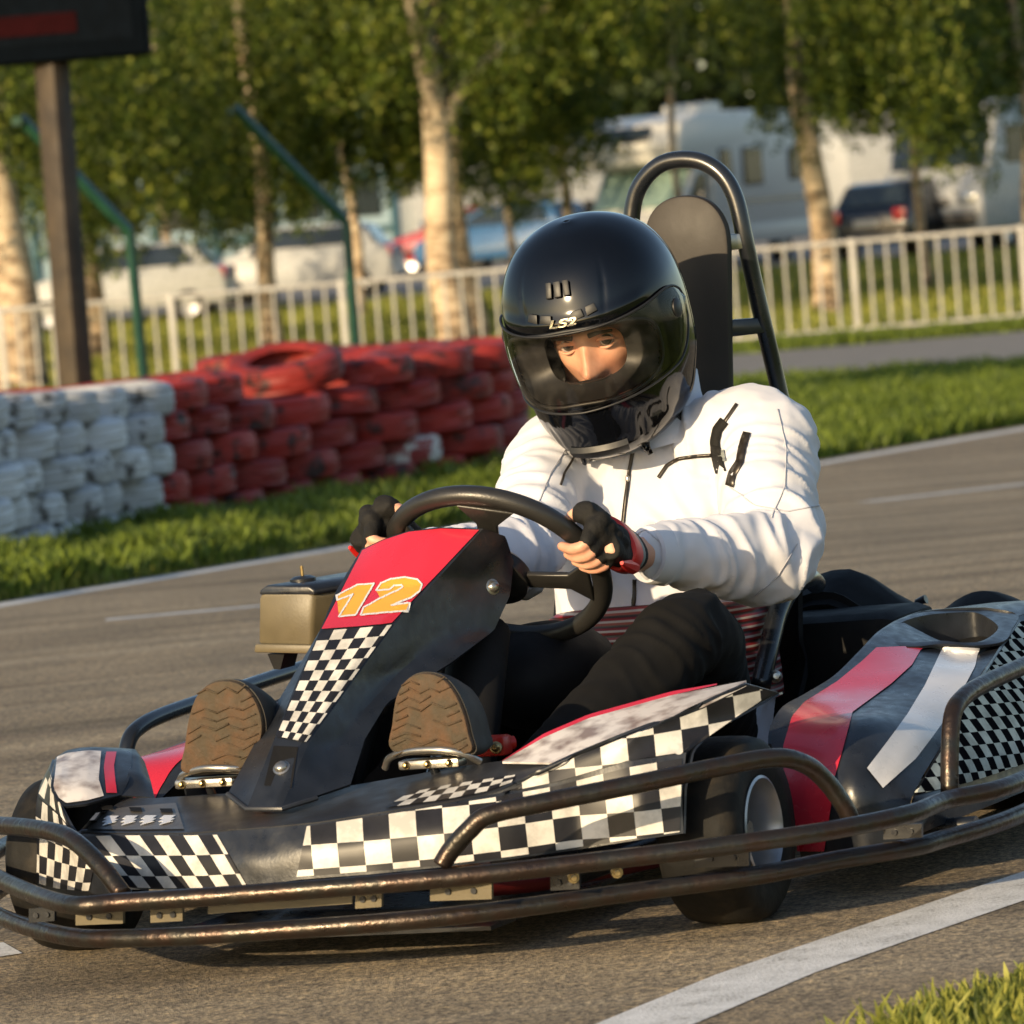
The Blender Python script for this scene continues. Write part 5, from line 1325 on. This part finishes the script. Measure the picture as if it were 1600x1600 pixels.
limb(bd_, [NECK, V3(.13, -.02, .72), V3(.17, -.02, .80)], [.055, .052, .05])
for a, b, c in ((ShL, ElL, WrL), (ShR, ElR, WrR)):
    limb(bd_, [a.lerp(b, -.1), a, a.lerp(b, .5), b, b.lerp(c, .4), c], [.045, .05, .045, .038, .038, .026])
for a, b, c in ((HipL, KnL, AnL), (HipR, KnR, AnR)):
    limb(bd_, [a, a.lerp(b, .5), b, b.lerp(c, .4), c], [.075, .068, .052, .05, .035])
    limb(bd_, [c, c + V3(.03, 0, -.03), c + V3(.05, 0, .07)], [.03, .03, .028])
# head: helmet frame
HC = K(934, 500, X=.21)
hy, hp_ = rad(18), rad(28)
f_img = V3(-math.sin(hy) * math.cos(hp_), -math.sin(hp_), -math.cos(hy) * math.cos(hp_))   # right, up, away
roll_h = rad(9)
fK = (rK * f_img.x + uK * f_img.y + fwK * f_img.z).normalized()
upK = (uK * math.cos(roll_h) - rK * math.sin(roll_h)); upK = (upK - fK * upK.dot(fK)).normalized()
riK = fK.cross(upK).normalized()     # towards the image left when looking at us -> wearer's right
leK = -riK
HM = Matrix((leK, fK, upK)).transposed()  # columns: x = wearer's left (image right), y = forward, z = up
HS = 1.03
def hp3(x, y, z): return HC + HM @ V3(x, y, z) * HS
# head surface in helmet coordinates, sculpted by smooth bumps
def head_mesh(mb):
    nu, nv = 96, 72; vs = []
    def gauss(p, c, s): return math.exp(-sum(((p[i] - c[i]) / s[i]) ** 2 for i in range(3)))
    vv = [None]
    for j in range(nv + 1):
        b = math.pi * j / nv
        for i in range(nu):
            a = 2 * math.pi * i / nu
            x, y, z = math.sin(b) * math.cos(a), math.sin(b) * math.sin(a), math.cos(b)
            X_, Y_, Z_ = x * .080, y * .098, z * .122
            if Z_ < 0 and Y_ > 0: X_ *= 1 - .28 * (Z_ / -.118) ** 1.5
            p = (X_, Y_, Z_)
            if y > 0:
                d = 0
                d += .030 * gauss(p, (0, .08, -.032), (.014, .06, .016))       # nose tip
                d += .016 * gauss(p, (0, .09, -.008), (.010, .06, .024))       # bridge
                d += .010 * gauss(p, (0.013, .08, -.036), (.009, .05, .009)) + .010 * gauss(p, (-0.013, .08, -.036), (.009, .05, .009))
                d -= .012 * gauss(p, (.031, .08, .008), (.016, .06, .011)) + .012 * gauss(p, (-.031, .08, .008), (.016, .06, .011))
                d += .006 * gauss(p, (.03, .08, .026), (.024, .06, .008)) + .006 * gauss(p, (-.03, .08, .026), (.024, .06, .008))
                d += .005 * gauss(p, (.042, .07, -.022), (.018, .06, .016)) + .005 * gauss(p, (-.042, .07, -.022), (.018, .06, .016))
                d += .007 * gauss(p, (0, .08, -.060), (.020, .06, .006)) - .004 * gauss(p, (0, .08, -.067), (.02, .06, .002)) + .006 * gauss(p, (0, .08, -.074), (.017, .06, .006))
                d += .008 * gauss(p, (0, .07, -.100), (.022, .06, .016))
                Y_ = Y_ + d
            vs.append(hp3(X_, Y_ - .012, Z_ - .014))
    fs = [(j * nu + i, j * nu + (i + 1) % nu, (j + 1) * nu + (i + 1) % nu, (j + 1) * nu + i) for j in range(nv) for i in range(nu)]
    mb.add(vs, fs)
head_mesh(bd_)
bd_.ball(hp3(.074, -.012, -.006), (.012, .02, .03)); bd_.ball(hp3(-.074, -.012, -.006), (.012, .02, .03))

# hands: fingers wrap the rim from outside
def hand(mb_skin, mb_glove, th, wrist, s, sgn):
    """th: rim angle of the grip; s: +1/-1 direction of the little finger along the rim"""
    r0 = rim_pt(th); o = (rim_pt(th) - SWC).normalized(); t = nS.cross(o).normalized() * s
    def P3(a, b, c): return r0 + o * a * .9 + t * b * .88 + nS * c * .93
    fl = [(.030, 1.0, .0100), (.010, 1.08, .0103), (-.011, 1.0, .0098), (-.031, .86, .0088)]   # index .. little
    fl = [(-b, L, r * .92) for b, L, r in fl]
    kn = []
    for b, L, r in fl:
        k = P3(.040, b, .004); p1 = P3(.034, b * 1.02, -.030 * L); p2 = P3(.008, b * 1.03, -.034 * L); p3 = P3(-.019, b * 1.02, -.021 * L)
        limb(mb_skin, [k + o * .01 + nS * .012, k, p1, p2, p3], [r * 1.05, r * 1.1, r, r * .95, r * .85], per=4, n=12)
        limb(mb_glove, [k + o * .012 + nS * .012, k, k.lerp(p1, .5), p1.lerp(k, .12)], [r * 1.6, r * 1.55, r * 1.42, r * 1.25], per=4, n=12)
        kn.append(k)
    kc = sum(kn, V3(0, 0, 0)) / 4
    for q0, q1 in zip(kn, kn[1:]): limb(mb_glove, [q0 + o * .004, q0.lerp(q1, .5) + o * .004, q1 + o * .004], [.0175, .0165, .0165], per=3, n=12)
    limb(mb_glove, [kn[1] + (wrist - kn[1]) * .15, kn[2] + (wrist - kn[2]) * .3, kn[3] + (wrist - kn[3]) * .35], [.024, .025, .022], per=3, n=12)
    wd = (wrist - kc).normalized()
    # palm
    tt = (t - wd * t.dot(wd)).normalized(); ww = wd.cross(tt)
    rings = []; rg2 = []
    Lw = (wrist - kc).length
    for f, a, b in ((-.06, .032, .011), (.1, .037, .014), (.35, .037, .016), (.6, .033, .017), (.85, .028, .018), (1.0, .027, .020)):
        c = kc.lerp(wrist, f); rings.append((c, tt * a, ww * b, .9)); rg2.append((c, tt * (a + .006), ww * (b + .0085), .85))
    mb_skin.loft(rings, 18); mb_glove.loft([(kc - wd * .012, tt * .036, ww * .016, .9)] + rg2[:-2], 20)
    mb_glove.ball(kc.lerp(wrist, .25), .031); mb_glove.ball(kc.lerp(wrist, .5) + tt * .006, .029)
    # thumb on the driver's side of the rim
    tb = kc.lerp(wrist, .55) + tt * -.03 * 1
    th1 = P3(.028, -.042, .030); th2 = P3(.004, -.046, .028); th3 = P3(-.016, -.040, .022)
    limb(mb_skin, [tb, th1, th2, th3], [.013, .012, .011, .009], per=4, n=12)
    limb(mb_glove, [tb, th1, th1.lerp(th2, .5)], [.021, .0185, .016], per=4, n=12)
    return kc, tt, ww, wd
gl_L, gl_R = MB(), MB()
hL = hand(bd_, gl_L, rim_th(900, 862), WrL, 1, 1)
hR = hand(bd_, gl_R, rim_th(617, 842), WrR, -1, -1)
body = vox(bd_, "body", M['skin'], person, .0032, 3)
gloveL = vox(gl_L, "glove", M['glove'], person, .003, 3, [('CLOUDS', .02, .003)]); gloveR = vox(gl_R, "glove", M['glove'], person, .003, 3, [('CLOUDS', .02, .003)])
for gobj, (kc, tt, ww, wd), wr in ((gloveL, hL, WrL), (gloveR, hR, WrR)):
    def band(f0, f1, a, b, mat, nm):
        rr = []
        for f in (f0, (f0 + f1) / 2, f1):
            c = kc.lerp(wr, f); rr.append((c, tt * a, ww * b, .85))
        vs = MB().loft(rr, 28)
        vs.build(nm, mat, gobj, bevel=.002)
    band(.26, .50, .0455, .0320, M['red_cloth'], "red_trim"); band(.50, .66, .040, .030, M['grey_cloth'], "grey_cuff"); band(.66, .78, .037, .0295, M['glove'], "wrist_strap")
    a0 = kc.lerp(wr, .05) + tt * -.041 + ww * .004; a1 = kc.lerp(wr, .62) + tt * -.038
    MB().tube(spline([a0, a0.lerp(a1, .35) + ww * .004, a0.lerp(a1, .7) + ww * .003, a1], 4), .006, n=8, rs=lerp_spline([.002, .0065, .0065, .002], 4)).build("red_trim", M['red_cloth'], gobj)
    a0 = kc.lerp(wr, .02) + tt * .046; a1 = kc.lerp(wr, .62) + tt * .040
    MB().tube(spline([a0, a0.lerp(a1, .35), a0.lerp(a1, .7), a1], 4), .007, n=8, rs=lerp_spline([.003, .010, .011, .004], 4)).build("red_trim", M['red_cloth'], gobj)

# eyes and brows
def eye_mat():
    mt, nt, b = newmat("eye"); L = nt.links
    uv = N(nt, "ShaderNodeUVMap"); sp = N(nt, "ShaderNodeSeparateXYZ"); L.new(uv.outputs[0], sp.inputs[0])
    r = ramp(nt, sp.outputs[0], [(.0, (.008, .006, .005)), (.16, (.008, .006, .005)), (.18, (.06, .05, .035)), (.36, (.045, .035, .025)), (.40, (.55, .50, .46)), (1, (.45, .38, .34))])
    L.new(r.outputs[0], b.inputs["Base Color"]); b.inputs["Roughness"].default_value = .1; return mt
M['eye'] = eye_mat()
look = (CK - HC).normalized()
for sx in (-1, 1):
    c = hp3(sx * .0325, .0695, -.0050)
    mb = MB(); nr, na_ = 14, 20; R_ = .0122
    ref = upK; u_ = (ref - look * ref.dot(look)).normalized(); w_ = look.cross(u_)
    g_ = []
    for j in range(nr):
        b_ = math.pi * .7 * j / (nr - 1); g_.append([c + look * R_ * math.cos(b_) + (u_ * math.cos(2 * math.pi * i / na_) + w_ * math.sin(2 * math.pi * i / na_)) * R_ * math.sin(b_) for i in range(na_ + 1)])
    vs = [p for r_ in g_ for p in r_]; fs = []; uvs = []
    for j in range(nr - 1):
        for i in range(na_):
            fs.append((j * (na_ + 1) + i, j * (na_ + 1) + i + 1, (j + 1) * (na_ + 1) + i + 1, (j + 1) * (na_ + 1) + i)); uvs.append([(j / 13 * 1.0, 0), (j / 13, 0), ((j + 1) / 13, 0), ((j + 1) / 13, 0)])
    mb.add(vs, fs, uvs); mb.build("eye", M['eye'], person)
    # lids
    for (z_, dz, r_) in ((.0085, .004, .0034), (-.0075, -.003, .0026)):
        pts = [hp3(sx * .0325 + d_ * .0145, .0815 - abs(d_) ** 2 * .006, z_ - .006 - dz * d_ * d_ * 1.3) for d_ in (-1, -.6, -.2, .2, .6, 1)]
        MB().tube(spline(pts, 4), r_, n=8, rs=[r_ * (1 - .35 * abs(k - 10) / 10) for k in range(21)]).build("eyelid", M['skin'], person)
    pts = [hp3(sx * (.014 + .036 * t_), .0905 - .012 * t_ ** 2, .014 + .008 * t_ - .010 * t_ ** 2) for t_ in (0, .25, .5, .75, 1)]
    MB().tube(spline(pts, 4), .004, n=8, rs=[(.0042 - .0022 * k / 16) for k in range(17)]).build("eyebrow", M['hair'], person)

# jacket
jk = MB(); torso(jk, .012)
limb(jk, [ShL.lerp(V3(.09, .03, .6), .55), ShL, ShL.lerp(ElL, .45), ElL, ElL.lerp(WrL, .45), ElL.lerp(WrL, .80), ElL.lerp(WrL, .84)], [.088, .086, .083, .078, .062, .050, .046], n=26)
limb(jk, [ShR.lerp(V3(.09, .0, .6), .55), ShR, ShR.lerp(ElR, .45), ElR, ElR.lerp(WrR, .45), ElR.lerp(WrR, .88)], [.085, .080, .072, .066, .055, .045], n=26)
jk.loft([((.15, .03, .09), (0, .172, 0), (.118, 0, 0)), ((.14, .03, .18), (0, .176, 0), (.125, 0, 0))], 28)
from mathutils import noise as mnoise
def folded(obj, limbs, amp, torso_k=(9, 26, 6), seed=0.0, box=None):
    """cloth folds: ridges across the limbs and down the trunk, baked into the mesh"""
    dg = bpy.context.evaluated_depsgraph_get(); dg.update()
    me = bpy.data.meshes.new_from_object(obj.evaluated_get(dg)); obj.modifiers.clear(); old = obj.data; obj.data = me; bpy.data.meshes.remove(old)
    segs = [(a, b) for l in limbs for a, b in zip(l, l[1:])]
    nrm = [v.normal.copy() for v in me.vertices]; cos = [v.co.copy() for v in me.vertices]
    joints = [l[1] for l in limbs]
    for v, nn in zip(me.vertices, nrm):
        p = v.co; best = None
        for li, l in enumerate(limbs):
            acc = 0.0
            for a, b in zip(l, l[1:]):
                ab = b - a; t = max(0, min(1, (p - a).dot(ab) / ab.length_squared)); d = (a + ab * t - p).length
                if best is None or d < best[0]: best = (d, acc + t * ab.length, ab.normalized(), a + ab * t, li)
                acc += ab.length
        d, s, ax, c, li = best
        w = max(0.0, min(1.0, (.125 - d) / .03))
        r = p - c; r -= ax * r.dot(ax)
        wp = mnoise.noise(p * 9 + Vector((seed, 0, 0))) * .6
        nl = mnoise.noise(Vector((s * 30 + wp * 1.6 + li * 7, r.y * 7 + seed, r.z * 7 + r.x * 7)))
        nt_ = mnoise.noise(Vector((p.x * torso_k[0] + wp, p.y * torso_k[1] + p.z * 7 + wp, p.z * torso_k[2] + seed)))
        rl = 1 - min(1, abs(nl) * 2.6); rt = 1 - min(1, abs(nt_) * 2.6)
        jd = (p - joints[li]).length; k = .45 + 1.0 * math.exp(-(jd / .11) ** 2)
        h = w * (rl - .45) * k + (1 - w) * (rt - .45) * .75
        fine = mnoise.noise(p * 45) * .12
        v.co = p + nn * amp * (h + fine)
    me.polygons.foreach_set("use_smooth", [True] * len(me.polygons)); me.update()
    q = obj.modifiers.new("smooth", 'SMOOTH'); q.iterations = 2; q.factor = .5
    return obj
jacket = vox(jk, "jacket", M['jacket'], person, .005, 5, [('CLOUDS', .16, .026)])
folded(jacket, [(ShL, ElL, WrL), (ShR, ElR, WrR)], .013)
cuffc = ElL.lerp(WrL, .85); cd = (WrL - ElL).normalized(); u_ = V3(0, 0, 1).cross(cd).normalized(); w_ = cd.cross(u_)
MB().lathe([(.040, -.022), (.0455, -.02), (.048, -.008), (.047, .008), (.044, .018), (.038, .020), (.034, .010), (.034, -.02)], cuffc, cd, n=32).build("cuff", M['jacket'], jacket)
# stand collar
colr = MB(); n_ = 40; rows = []
for (h_, r_) in ((-.045, .150), (-.015, .138), (.02, .130), (.055, .128), (.062, .122), (.03, .118), (.0, .118)):
    row = []
    for k in range(n_ + 1):
        a = 2 * math.pi * k / n_
        fr_ = math.cos(a)       # 1 at front
        c_ = V3(.105, 0.0, .690)
        hh = h_ * (1 - .35 * max(0, fr_)) 
        row.append(c_ + V3(r_ * math.cos(a) * .80, r_ * math.sin(a) * 1.0, hh - .030 * max(0, fr_) + .012 * math.sin(a)))
    rows.append(row)
colr.grid(rows); colr.build("collar", M['jacket'], jacket, split=60)
MB().loft([((.105, 0, .66), (0, .078, 0), (.068, 0, 0)), ((.115, -.005, .72), (0, .085, 0), (.070, 0, 0)), ((.13, -.01, .75), (0, .078, 0), (.068, 0, 0))], 24).build("neck_scarf", M['glove'], person)
bj = bvh_of(jacket)
M['zip'] = pbr("dark zip", (.05, .042, .035), .35, metal=.5, bump=.2)
def jr(line, w, name, mat, off=.0018, n=30):
    return MB().grid(ribbon(bj, line, w, min(off, .0025), n)).build(name, mat, jacket, solid=-.0008, fixn=False, split=0)
jr([(990, 700), (983, 735), (978, 780), (973, 826)], 6, "zip", M['zip']); jr([(992, 905), (990, 950)], 6, "zip", M['zip'])
MB().ball(bj.ray_cast(CK, Kdir(981, 750))[0], (.004, .004, .009)).build("zip_pull", M['steel'], jacket)
jr([(1029, 747), (1042, 728), (1060, 717), (1085, 713), (1112, 711)], 5.5, "pocket_zip", M['zip'])
jr([(1152, 632), (1136, 655), (1124, 672)], 5, "shoulder_seam", M['zip'])
jr([(1133, 658), (1122, 672), (1118, 690), (1120, 710), (1128, 738)], 16, "shoulder_strap", M['glove'], .005)
jr([(1127, 704), (1130, 722)], 12, "strap_patch", M['grey_cloth'], .007)
jr([(1168, 676), (1161, 700), (1157, 722), (1146, 740), (1141, 760)], 12, "arm_zip", M['zip'], .004)
jr([(906, 700), (894, 718), (882, 738), (875, 758)], 3.5, "shoulder_seam", M['zip'])
M['seam'] = pbr("jacket seam", (.50, .50, .55), .8, bump=.1)
for ln_ in ([(1215, 640), (1228, 700), (1226, 760), (1205, 810)], [(1140, 760), (1180, 790), (1230, 800), (1280, 790)], [(1245, 850), (1215, 900), (1180, 930)], [(885, 700), (860, 740), (840, 790)], [(1010, 830), (1035, 850), (1045, 890)]):
    jr(ln_, 1.6, "seam", M['seam'], .0012)
# ribbed belt around the waist
M['belt'] = pbr("red and black ribbed belt", (.16, .015, .018), .45, bump=.1)
def rib_mat():
    mt, nt, b = newmat("ribbed belt"); L = nt.links
    tc = N(nt, "ShaderNodeTexCoord"); wv = N(nt, "ShaderNodeTexWave", Scale=20.0, Distortion=.2); wv.bands_direction = 'Z'
    L.new(tc.outputs["Object"], wv.inputs["Vector"])
    r = ramp(nt, wv.outputs["Fac"], [(0, (.010, .008, .008)), (.35, (.20, .010, .014)), (.80, (.20, .015, .018)), (.94, (.40, .34, .32))])
    L.new(r.outputs[0], b.inputs["Base Color"]); b.inputs["Roughness"].default_value = .45
    bp = N(nt, "ShaderNodeBump", Strength=.5, Distance=.003); L.new(wv.outputs["Fac"], bp.inputs["Height"]); L.new(bp.outputs[0], b.inputs["Normal"])
    return mt
M['belt'] = rib_mat()
rb_ = []
for z_, g_ in ((.215, .026), (.22, .040), (.26, .040), (.31, .038), (.358, .038), (.365, .026)):
    rb_.append(((.12, .03, z_ + .005), (0, .150 + g_, .0), (.100 + g_, 0, .022), .85))
MB().loft(rb_, 44).build("ribbed_belt", M['belt'], person, split=60)
# trousers
tr = MB()
tr.loft([((.15, .0, .10), (0, .15, 0), (.11, 0, 0)), ((.16, 0, .22), (0, .165, 0), (.11, 0, 0))], 24)
for a, b, c in ((HipL, KnL, AnL), (HipR, KnR, AnR)):
    limb(tr, [a, a.lerp(b, .5), b, b.lerp(c, .35), b.lerp(c, .75), c + (c - b).normalized() * -.04], [.092, .084, .068, .064, .052, .044], n=26)
trousers = vox(tr, "trousers", M['trousers'], person, .006, 5, [('CLOUDS', .10, .012)])
folded(trousers, [(HipL, KnL, AnL), (HipR, KnR, AnR)], .008, seed=3.1)
# shoes with their soles towards the camera
def shoe(outline, x, back, name="shoe"):
    pts = spline(KP([(a, b, x) for a, b in outline]), 5, closed=True)
    c = sum(pts, V3(0, 0, 0)) / len(pts)
    up = MB(); nrm = V3(-1, 0, -.18).normalized()
    rings = [[c + (p - c) * f + nrm * d for p in pts] for f, d in ((1.02, .004), (1.03, .02), (1.0, .035), (.93, .055), (.80, .085), (.5, .11))]
    g_ = [r_ + [r_[0]] for r_ in rings]; up.grid(g_); up.add(rings[0], [tuple(range(len(pts)))]); up.add(rings[-1], [tuple(range(len(pts)))])
    s_ = up.build(name, M['shoe'], person, split=60)
    so = MB().prism([c + (p - c) * .985 + V3(.006, 0, 0) for p in pts], V3(-.014, 0, 0)).build("sole", M['sole'], s_, bevel=.003)
    # tread bars
    tb = MB(); us = max(p.z for p in pts); ds = min(p.z for p in pts); ym = c.y
    for k in range(9):
        z_ = ds + (us - ds) * (k + .8) / 9.8
        ws = [p.y for p in pts if abs(p.z - z_) < (us - ds) / 9]
        if not ws: continue
        wA, wB_ = min(ws) + .008, max(ws) - .008
        if wB_ - wA < .012: continue
        zz = spline([V3(x + .007, wA + (wB_ - wA) * t, z_ + (.004 if i % 2 else -.004)) for i, t in enumerate((0, .2, .4, .6, .8, 1))], 1)
        ki = 0
        while ki < len(zz) - 1:
            st_ = random.choice((1, 2, 2, 3)); seg = zz[ki:ki + st_ + 1]
            if random.random() > .3: tb.tube([q_ + V3(0, 0, random.uniform(-.002, .002)) for q_ in seg], random.uniform(.0010, .0016), n=6)
            ki += st_
    tb.build("tread", M['sole'], so, split=0)
    return s_
shoe([(613, 1172), (614, 1130), (620, 1090), (632, 1066), (650, 1053), (672, 1051), (694, 1059), (712, 1080), (726, 1110), (735, 1145), (738, 1176), (680, 1178)], 1.21, 0)
shoe([(286, 1206), (290, 1165), (297, 1120), (308, 1088), (326, 1069), (350, 1062), (374, 1066), (394, 1082), (408, 1108), (413, 1140), (405, 1170), (385, 1204), (335, 1206)], 1.21, 0)

# helmet -------------------------------------------------------------
HZ = [-.182, -.170, -.15, -.12, -.08, -.03, .02, .07, .11, .142, .163, .172]
HF = [.128, .150, .163, .170, .172, .166, .156, .140, .117, .086, .046, .004]
HB = [.030, .050, .085, .118, .145, .160, .164, .150, .124, .088, .048, .004]
HW = [.078, .096, .112, .124, .135, .140, .141, .136, .120, .092, .052, .004]
def hint(zv, tab):
    return float(np.interp(zv, HZ, tab))
_hz = np.array(HZ)
def csp(tab):
    s = spline([V3(a, b, 0) for a, b in zip(HZ, tab)], 12); return np.array([p.x for p in s]), np.array([p.y for p in s])
CF, CB_, CWd = csp(HF), csp(HB), csp(HW)
def hsurf(phi, z, off=0.0):
    f = float(np.interp(z, *CF)); b = float(np.interp(z, *CB_)); w = float(np.interp(z, *CWd))
    y = math.cos(phi); x = math.sin(phi)
    e = .92
    X_ = (w + off) * math.copysign(abs(x) ** e, x); Y_ = ((f if y > 0 else b) + off) * math.copysign(abs(y) ** e, y)
    return hp3(X_, Y_ - .005, z + (off * .5 if z > .1 else 0))
def opening(phi, z):
    a = abs(phi) / rad(60); zc = -.008 - .008 * a
    return a ** 3.2 + (abs(z - zc) / .058) ** 3.2
hm = MB(); NZ, NP = 130, 220; vs = []; zs = []
ts = np.linspace(0, 1, NZ)
for j, t in enumerate(ts):
    z = -.182 + .354 * (1 - (1 - t) ** 1.35)
    zs.append(z)
    for i in range(NP):
        phi = -math.pi + 2 * math.pi * i / NP
        low = max(0.0, -math.cos(phi)) * .045 + abs(math.sin(phi)) ** 2 * .012          # raised nape edge
        zz = max(z, -.182 + low)
        off = 0
        # brow ridge, chin vent and sculpted creases
        ap = abs(phi)
        off += .0035 * math.exp(-((z - .062) / .010) ** 2) * (1 if ap < .8 else math.exp(-((ap - .8) / .2) ** 2))
        off += .005 * math.exp(-((z + .150) / .012) ** 2) * math.exp(-(ap / .55) ** 4)
        off -= .003 * math.exp(-((ap - .62) / .05) ** 2) * math.exp(-((z + .14) / .03) ** 2)
        off += .003 * math.exp(-((ap - 1.0 + (z + .13) * 4) / .12) ** 2) * math.exp(-((z + .13) / .03) ** 2)
        off -= .0022 * math.exp(-((ap - .5 - (z - .08) * 2.5) / .035) ** 2) * math.exp(-((z - .09) / .028) ** 2)
        vs.append(hsurf(phi, zz, off))
for j in range(NZ - 1):
    for i in range(NP):
        phi = -math.pi + 2 * math.pi * (i + .5) / NP; z = (zs[j] + zs[j + 1]) / 2
        if opening(phi, z) < 1: continue
        k = (i + 1) % NP
        hm.f.append((j * NP + i, j * NP + k, (j + 1) * NP + k, (j + 1) * NP + i)); hm.uv.append(None); hm.mi.append(0)
hm.v = [tuple(v) for v in vs]
helmet = hm.build("helmet", M['helmet'], person, solid=.02, split=0)
# lining that frames the face
ln = MB(); rows = []
for (k_, off_) in ((1.0, -.004), (.93, -.014), (.80, -.030), (.70, -.045)):
    row = []
    for i in range(73):
        a = 2 * math.pi * i / 72
        ca, sa = math.cos(a), math.sin(a)
        ph = rad(60) * math.copysign(abs(ca) ** .62, ca) * k_; zz = -.008 - .008 * abs(ph) / rad(60) + .058 * math.copysign(abs(sa) ** .62, sa) * (k_ if sa > 0 else k_ * .96)
        row.append(hsurf(ph, zz, off_))
    rows.append(row)
ln.grid(rows); ln.build("lining", M['helmet_mat'], helmet, split=0)
MB().tube([hsurf(rad(60) * math.copysign(abs(math.cos(a)) ** .62, math.cos(a)), -.008 - .008 * abs(math.copysign(abs(math.cos(a)) ** .62, math.cos(a))) + .058 * math.copysign(abs(math.sin(a)) ** .62, math.sin(a)), .0005) for a in [2 * math.pi * i / 96 for i in range(96)]], .0035, n=8, closed=True).build("port_trim", M['helmet_mat'], helmet, split=0)
# breath guard over the nose
MB().grid([[hp3(.040 * math.sin(a), .105 + .022 * math.cos(a) , z_) for a in [rad(d) for d in range(-80, 81, 10)]] for z_ in (-.085, -.062, -.048)]).build("breath_guard", M['helmet_mat'], helmet, solid=.003)
# visor
def visor_mat():
    mt, nt, b = newmat("smoked visor"); L = nt.links
    nt.nodes.remove(b)
    tr = N(nt, "ShaderNodeBsdfTransparent"); tr.inputs[0].default_value = (.93, .91, .88, 1)
    gl = N(nt, "ShaderNodeBsdfGlossy"); gl.inputs["Roughness"].default_value = .06; gl.inputs[0].default_value = (.9, .9, .9, 1)
    fr = N(nt, "ShaderNodeFresnel"); fr.inputs[0].default_value = 1.33
    tc = N(nt, "ShaderNodeTexCoord"); nz = N(nt, "ShaderNodeTexNoise", Scale=40., Detail=8); L.new(tc.outputs["Object"], nz.inputs["Vector"])
    r = ramp(nt, nz.outputs["Fac"], [(.45, (.0, .0, .0)), (.75, (.035, .035, .035))])
    df = N(nt, "ShaderNodeBsdfDiffuse"); df.inputs[0].default_value = (.5, .47, .42, 1)
    ms = N(nt, "ShaderNodeMixShader"); L.new(fr.outputs[0], ms.inputs[0]); L.new(tr.outputs[0], ms.inputs[1]); L.new(gl.outputs[0], ms.inputs[2])
    m2 = N(nt, "ShaderNodeMixShader"); L.new(r.outputs[0], m2.inputs[0]); L.new(ms.outputs[0], m2.inputs[1]); L.new(df.outputs[0], m2.inputs[2])
    L.new(m2.outputs[0], nt.nodes["Material Output"].inputs[0]); return mt
M['visor'] = visor_mat()
vis = []
for j in range(24):
    t = j / 23; row = []
    for i in range(101):
        ph = rad(-92 + 184 * i / 100); a = abs(ph) / rad(92)
        zt = .048 - .004 * a + .010 * a * a; zb_ = -.078 + .012 * a
        if a > .72:
            q = (a - .72) / .28; s_ = math.sqrt(max(0, 1 - q ** 2.2)); zm = .010; zt = zm + (zt - zm) * s_; zb_ = zm + (zb_ - zm) * s_
        z = zb_ + (zt - zb_) * t
        row.append(hsurf(ph, z, .0045 + .003 * math.sin(math.pi * t)))
    vis.append(row)
visor = MB().grid(vis).build("visor", M['visor'], helmet, split=0)
MB().tube(vis[0], .0020, n=8).build("visor_edge", M['helmet_mat'], visor, split=0)
MB().tube(vis[-1], .0022, n=8).build("visor_edge", M['helmet_mat'], visor, split=0)
for sx in (-1, 1):
    p = hsurf(sx * rad(80), .010, .006); nn = HM @ V3(sx, .05, 0)
    MB().lathe([(.0001, .004), (.012, .004), (.016, .001), (.016, -.003)], p, nn, n=20).build("visor_pivot", M['helmet_mat'], visor)
# vents on top and brow
for sx in (-1, 0, 1):
    a = sx * .10
    q = [hsurf(a - .035, .098, .002), hsurf(a + .035, .098, .002), hsurf(a + .04, .118, .003), hsurf(a - .04, .118, .003)]
    nn = HM @ V3(0, .6, .8)
    MB().prism(q, nn * .004).build("top_vent", M['helmet_mat'], helmet, bevel=.0015)
for sx in (-1, 1):
    for (a0, a1, z0, z1) in ((.10, .24, .066, .077), (.27, .40, .069, .080)):
        q = [hsurf(sx * a0, z0 - .002, .0045), hsurf(sx * a1, z0 + .002, .0045), hsurf(sx * (a1 - .02), z1 + .002, .0035), hsurf(sx * (a0 + .0), z1, .0035)]
        MB().prism(q, (HM @ V3(0, 1, .3)) * .002).build("brow_vent", M['helmet_mat'], helmet, bevel=.0008)
cv = [[hsurf(a, z_, o_) for a in np.linspace(-.38, .38, 14)] for z_, o_ in ((-.166, .004), (-.158, .011), (-.148, .011), (-.140, .004))]
MB().grid(cv).build("chin_vent", M['helmet_mat'], helmet, solid=.002)
# lettering on the brow
fc = bpy.data.curves.new("txt", 'FONT'); fc.body = "LS2"; fc.size = .026; fc.extrude = .0006; fc.align_x = 'CENTER'; fc.offset = .0007; fc.shear = .25
to = bpy.data.objects.new("tmp", fc); COL.objects.link(to)
dg = bpy.context.evaluated_depsgraph_get(); tm = to.evaluated_get(dg).to_mesh()
tv = [v.co.copy() for v in tm.vertices]; tf = [tuple(p.vertices) for p in tm.polygons]
to.evaluated_get(dg).to_mesh_clear(); bpy.data.objects.remove(to)
mbt = MB()
out = []
for v in tv:
    ph = -v.x * 1.15 / .158; out.append(hsurf(-ph - .0, .0600 + v.y * .62, .0062 + v.z))
mbt.add(out, tf); mbt.build("lettering", M['chrome'], helmet, smooth=False)
# chin strap tag


# nothing deeper than thing > part > sub-part
def depth_of(o):
    d = 1
    while o.parent is not None: o = o.parent; d += 1
    return d
for o in list(COL.objects):
    while depth_of(o) > 3: o.parent = o.parent.parent
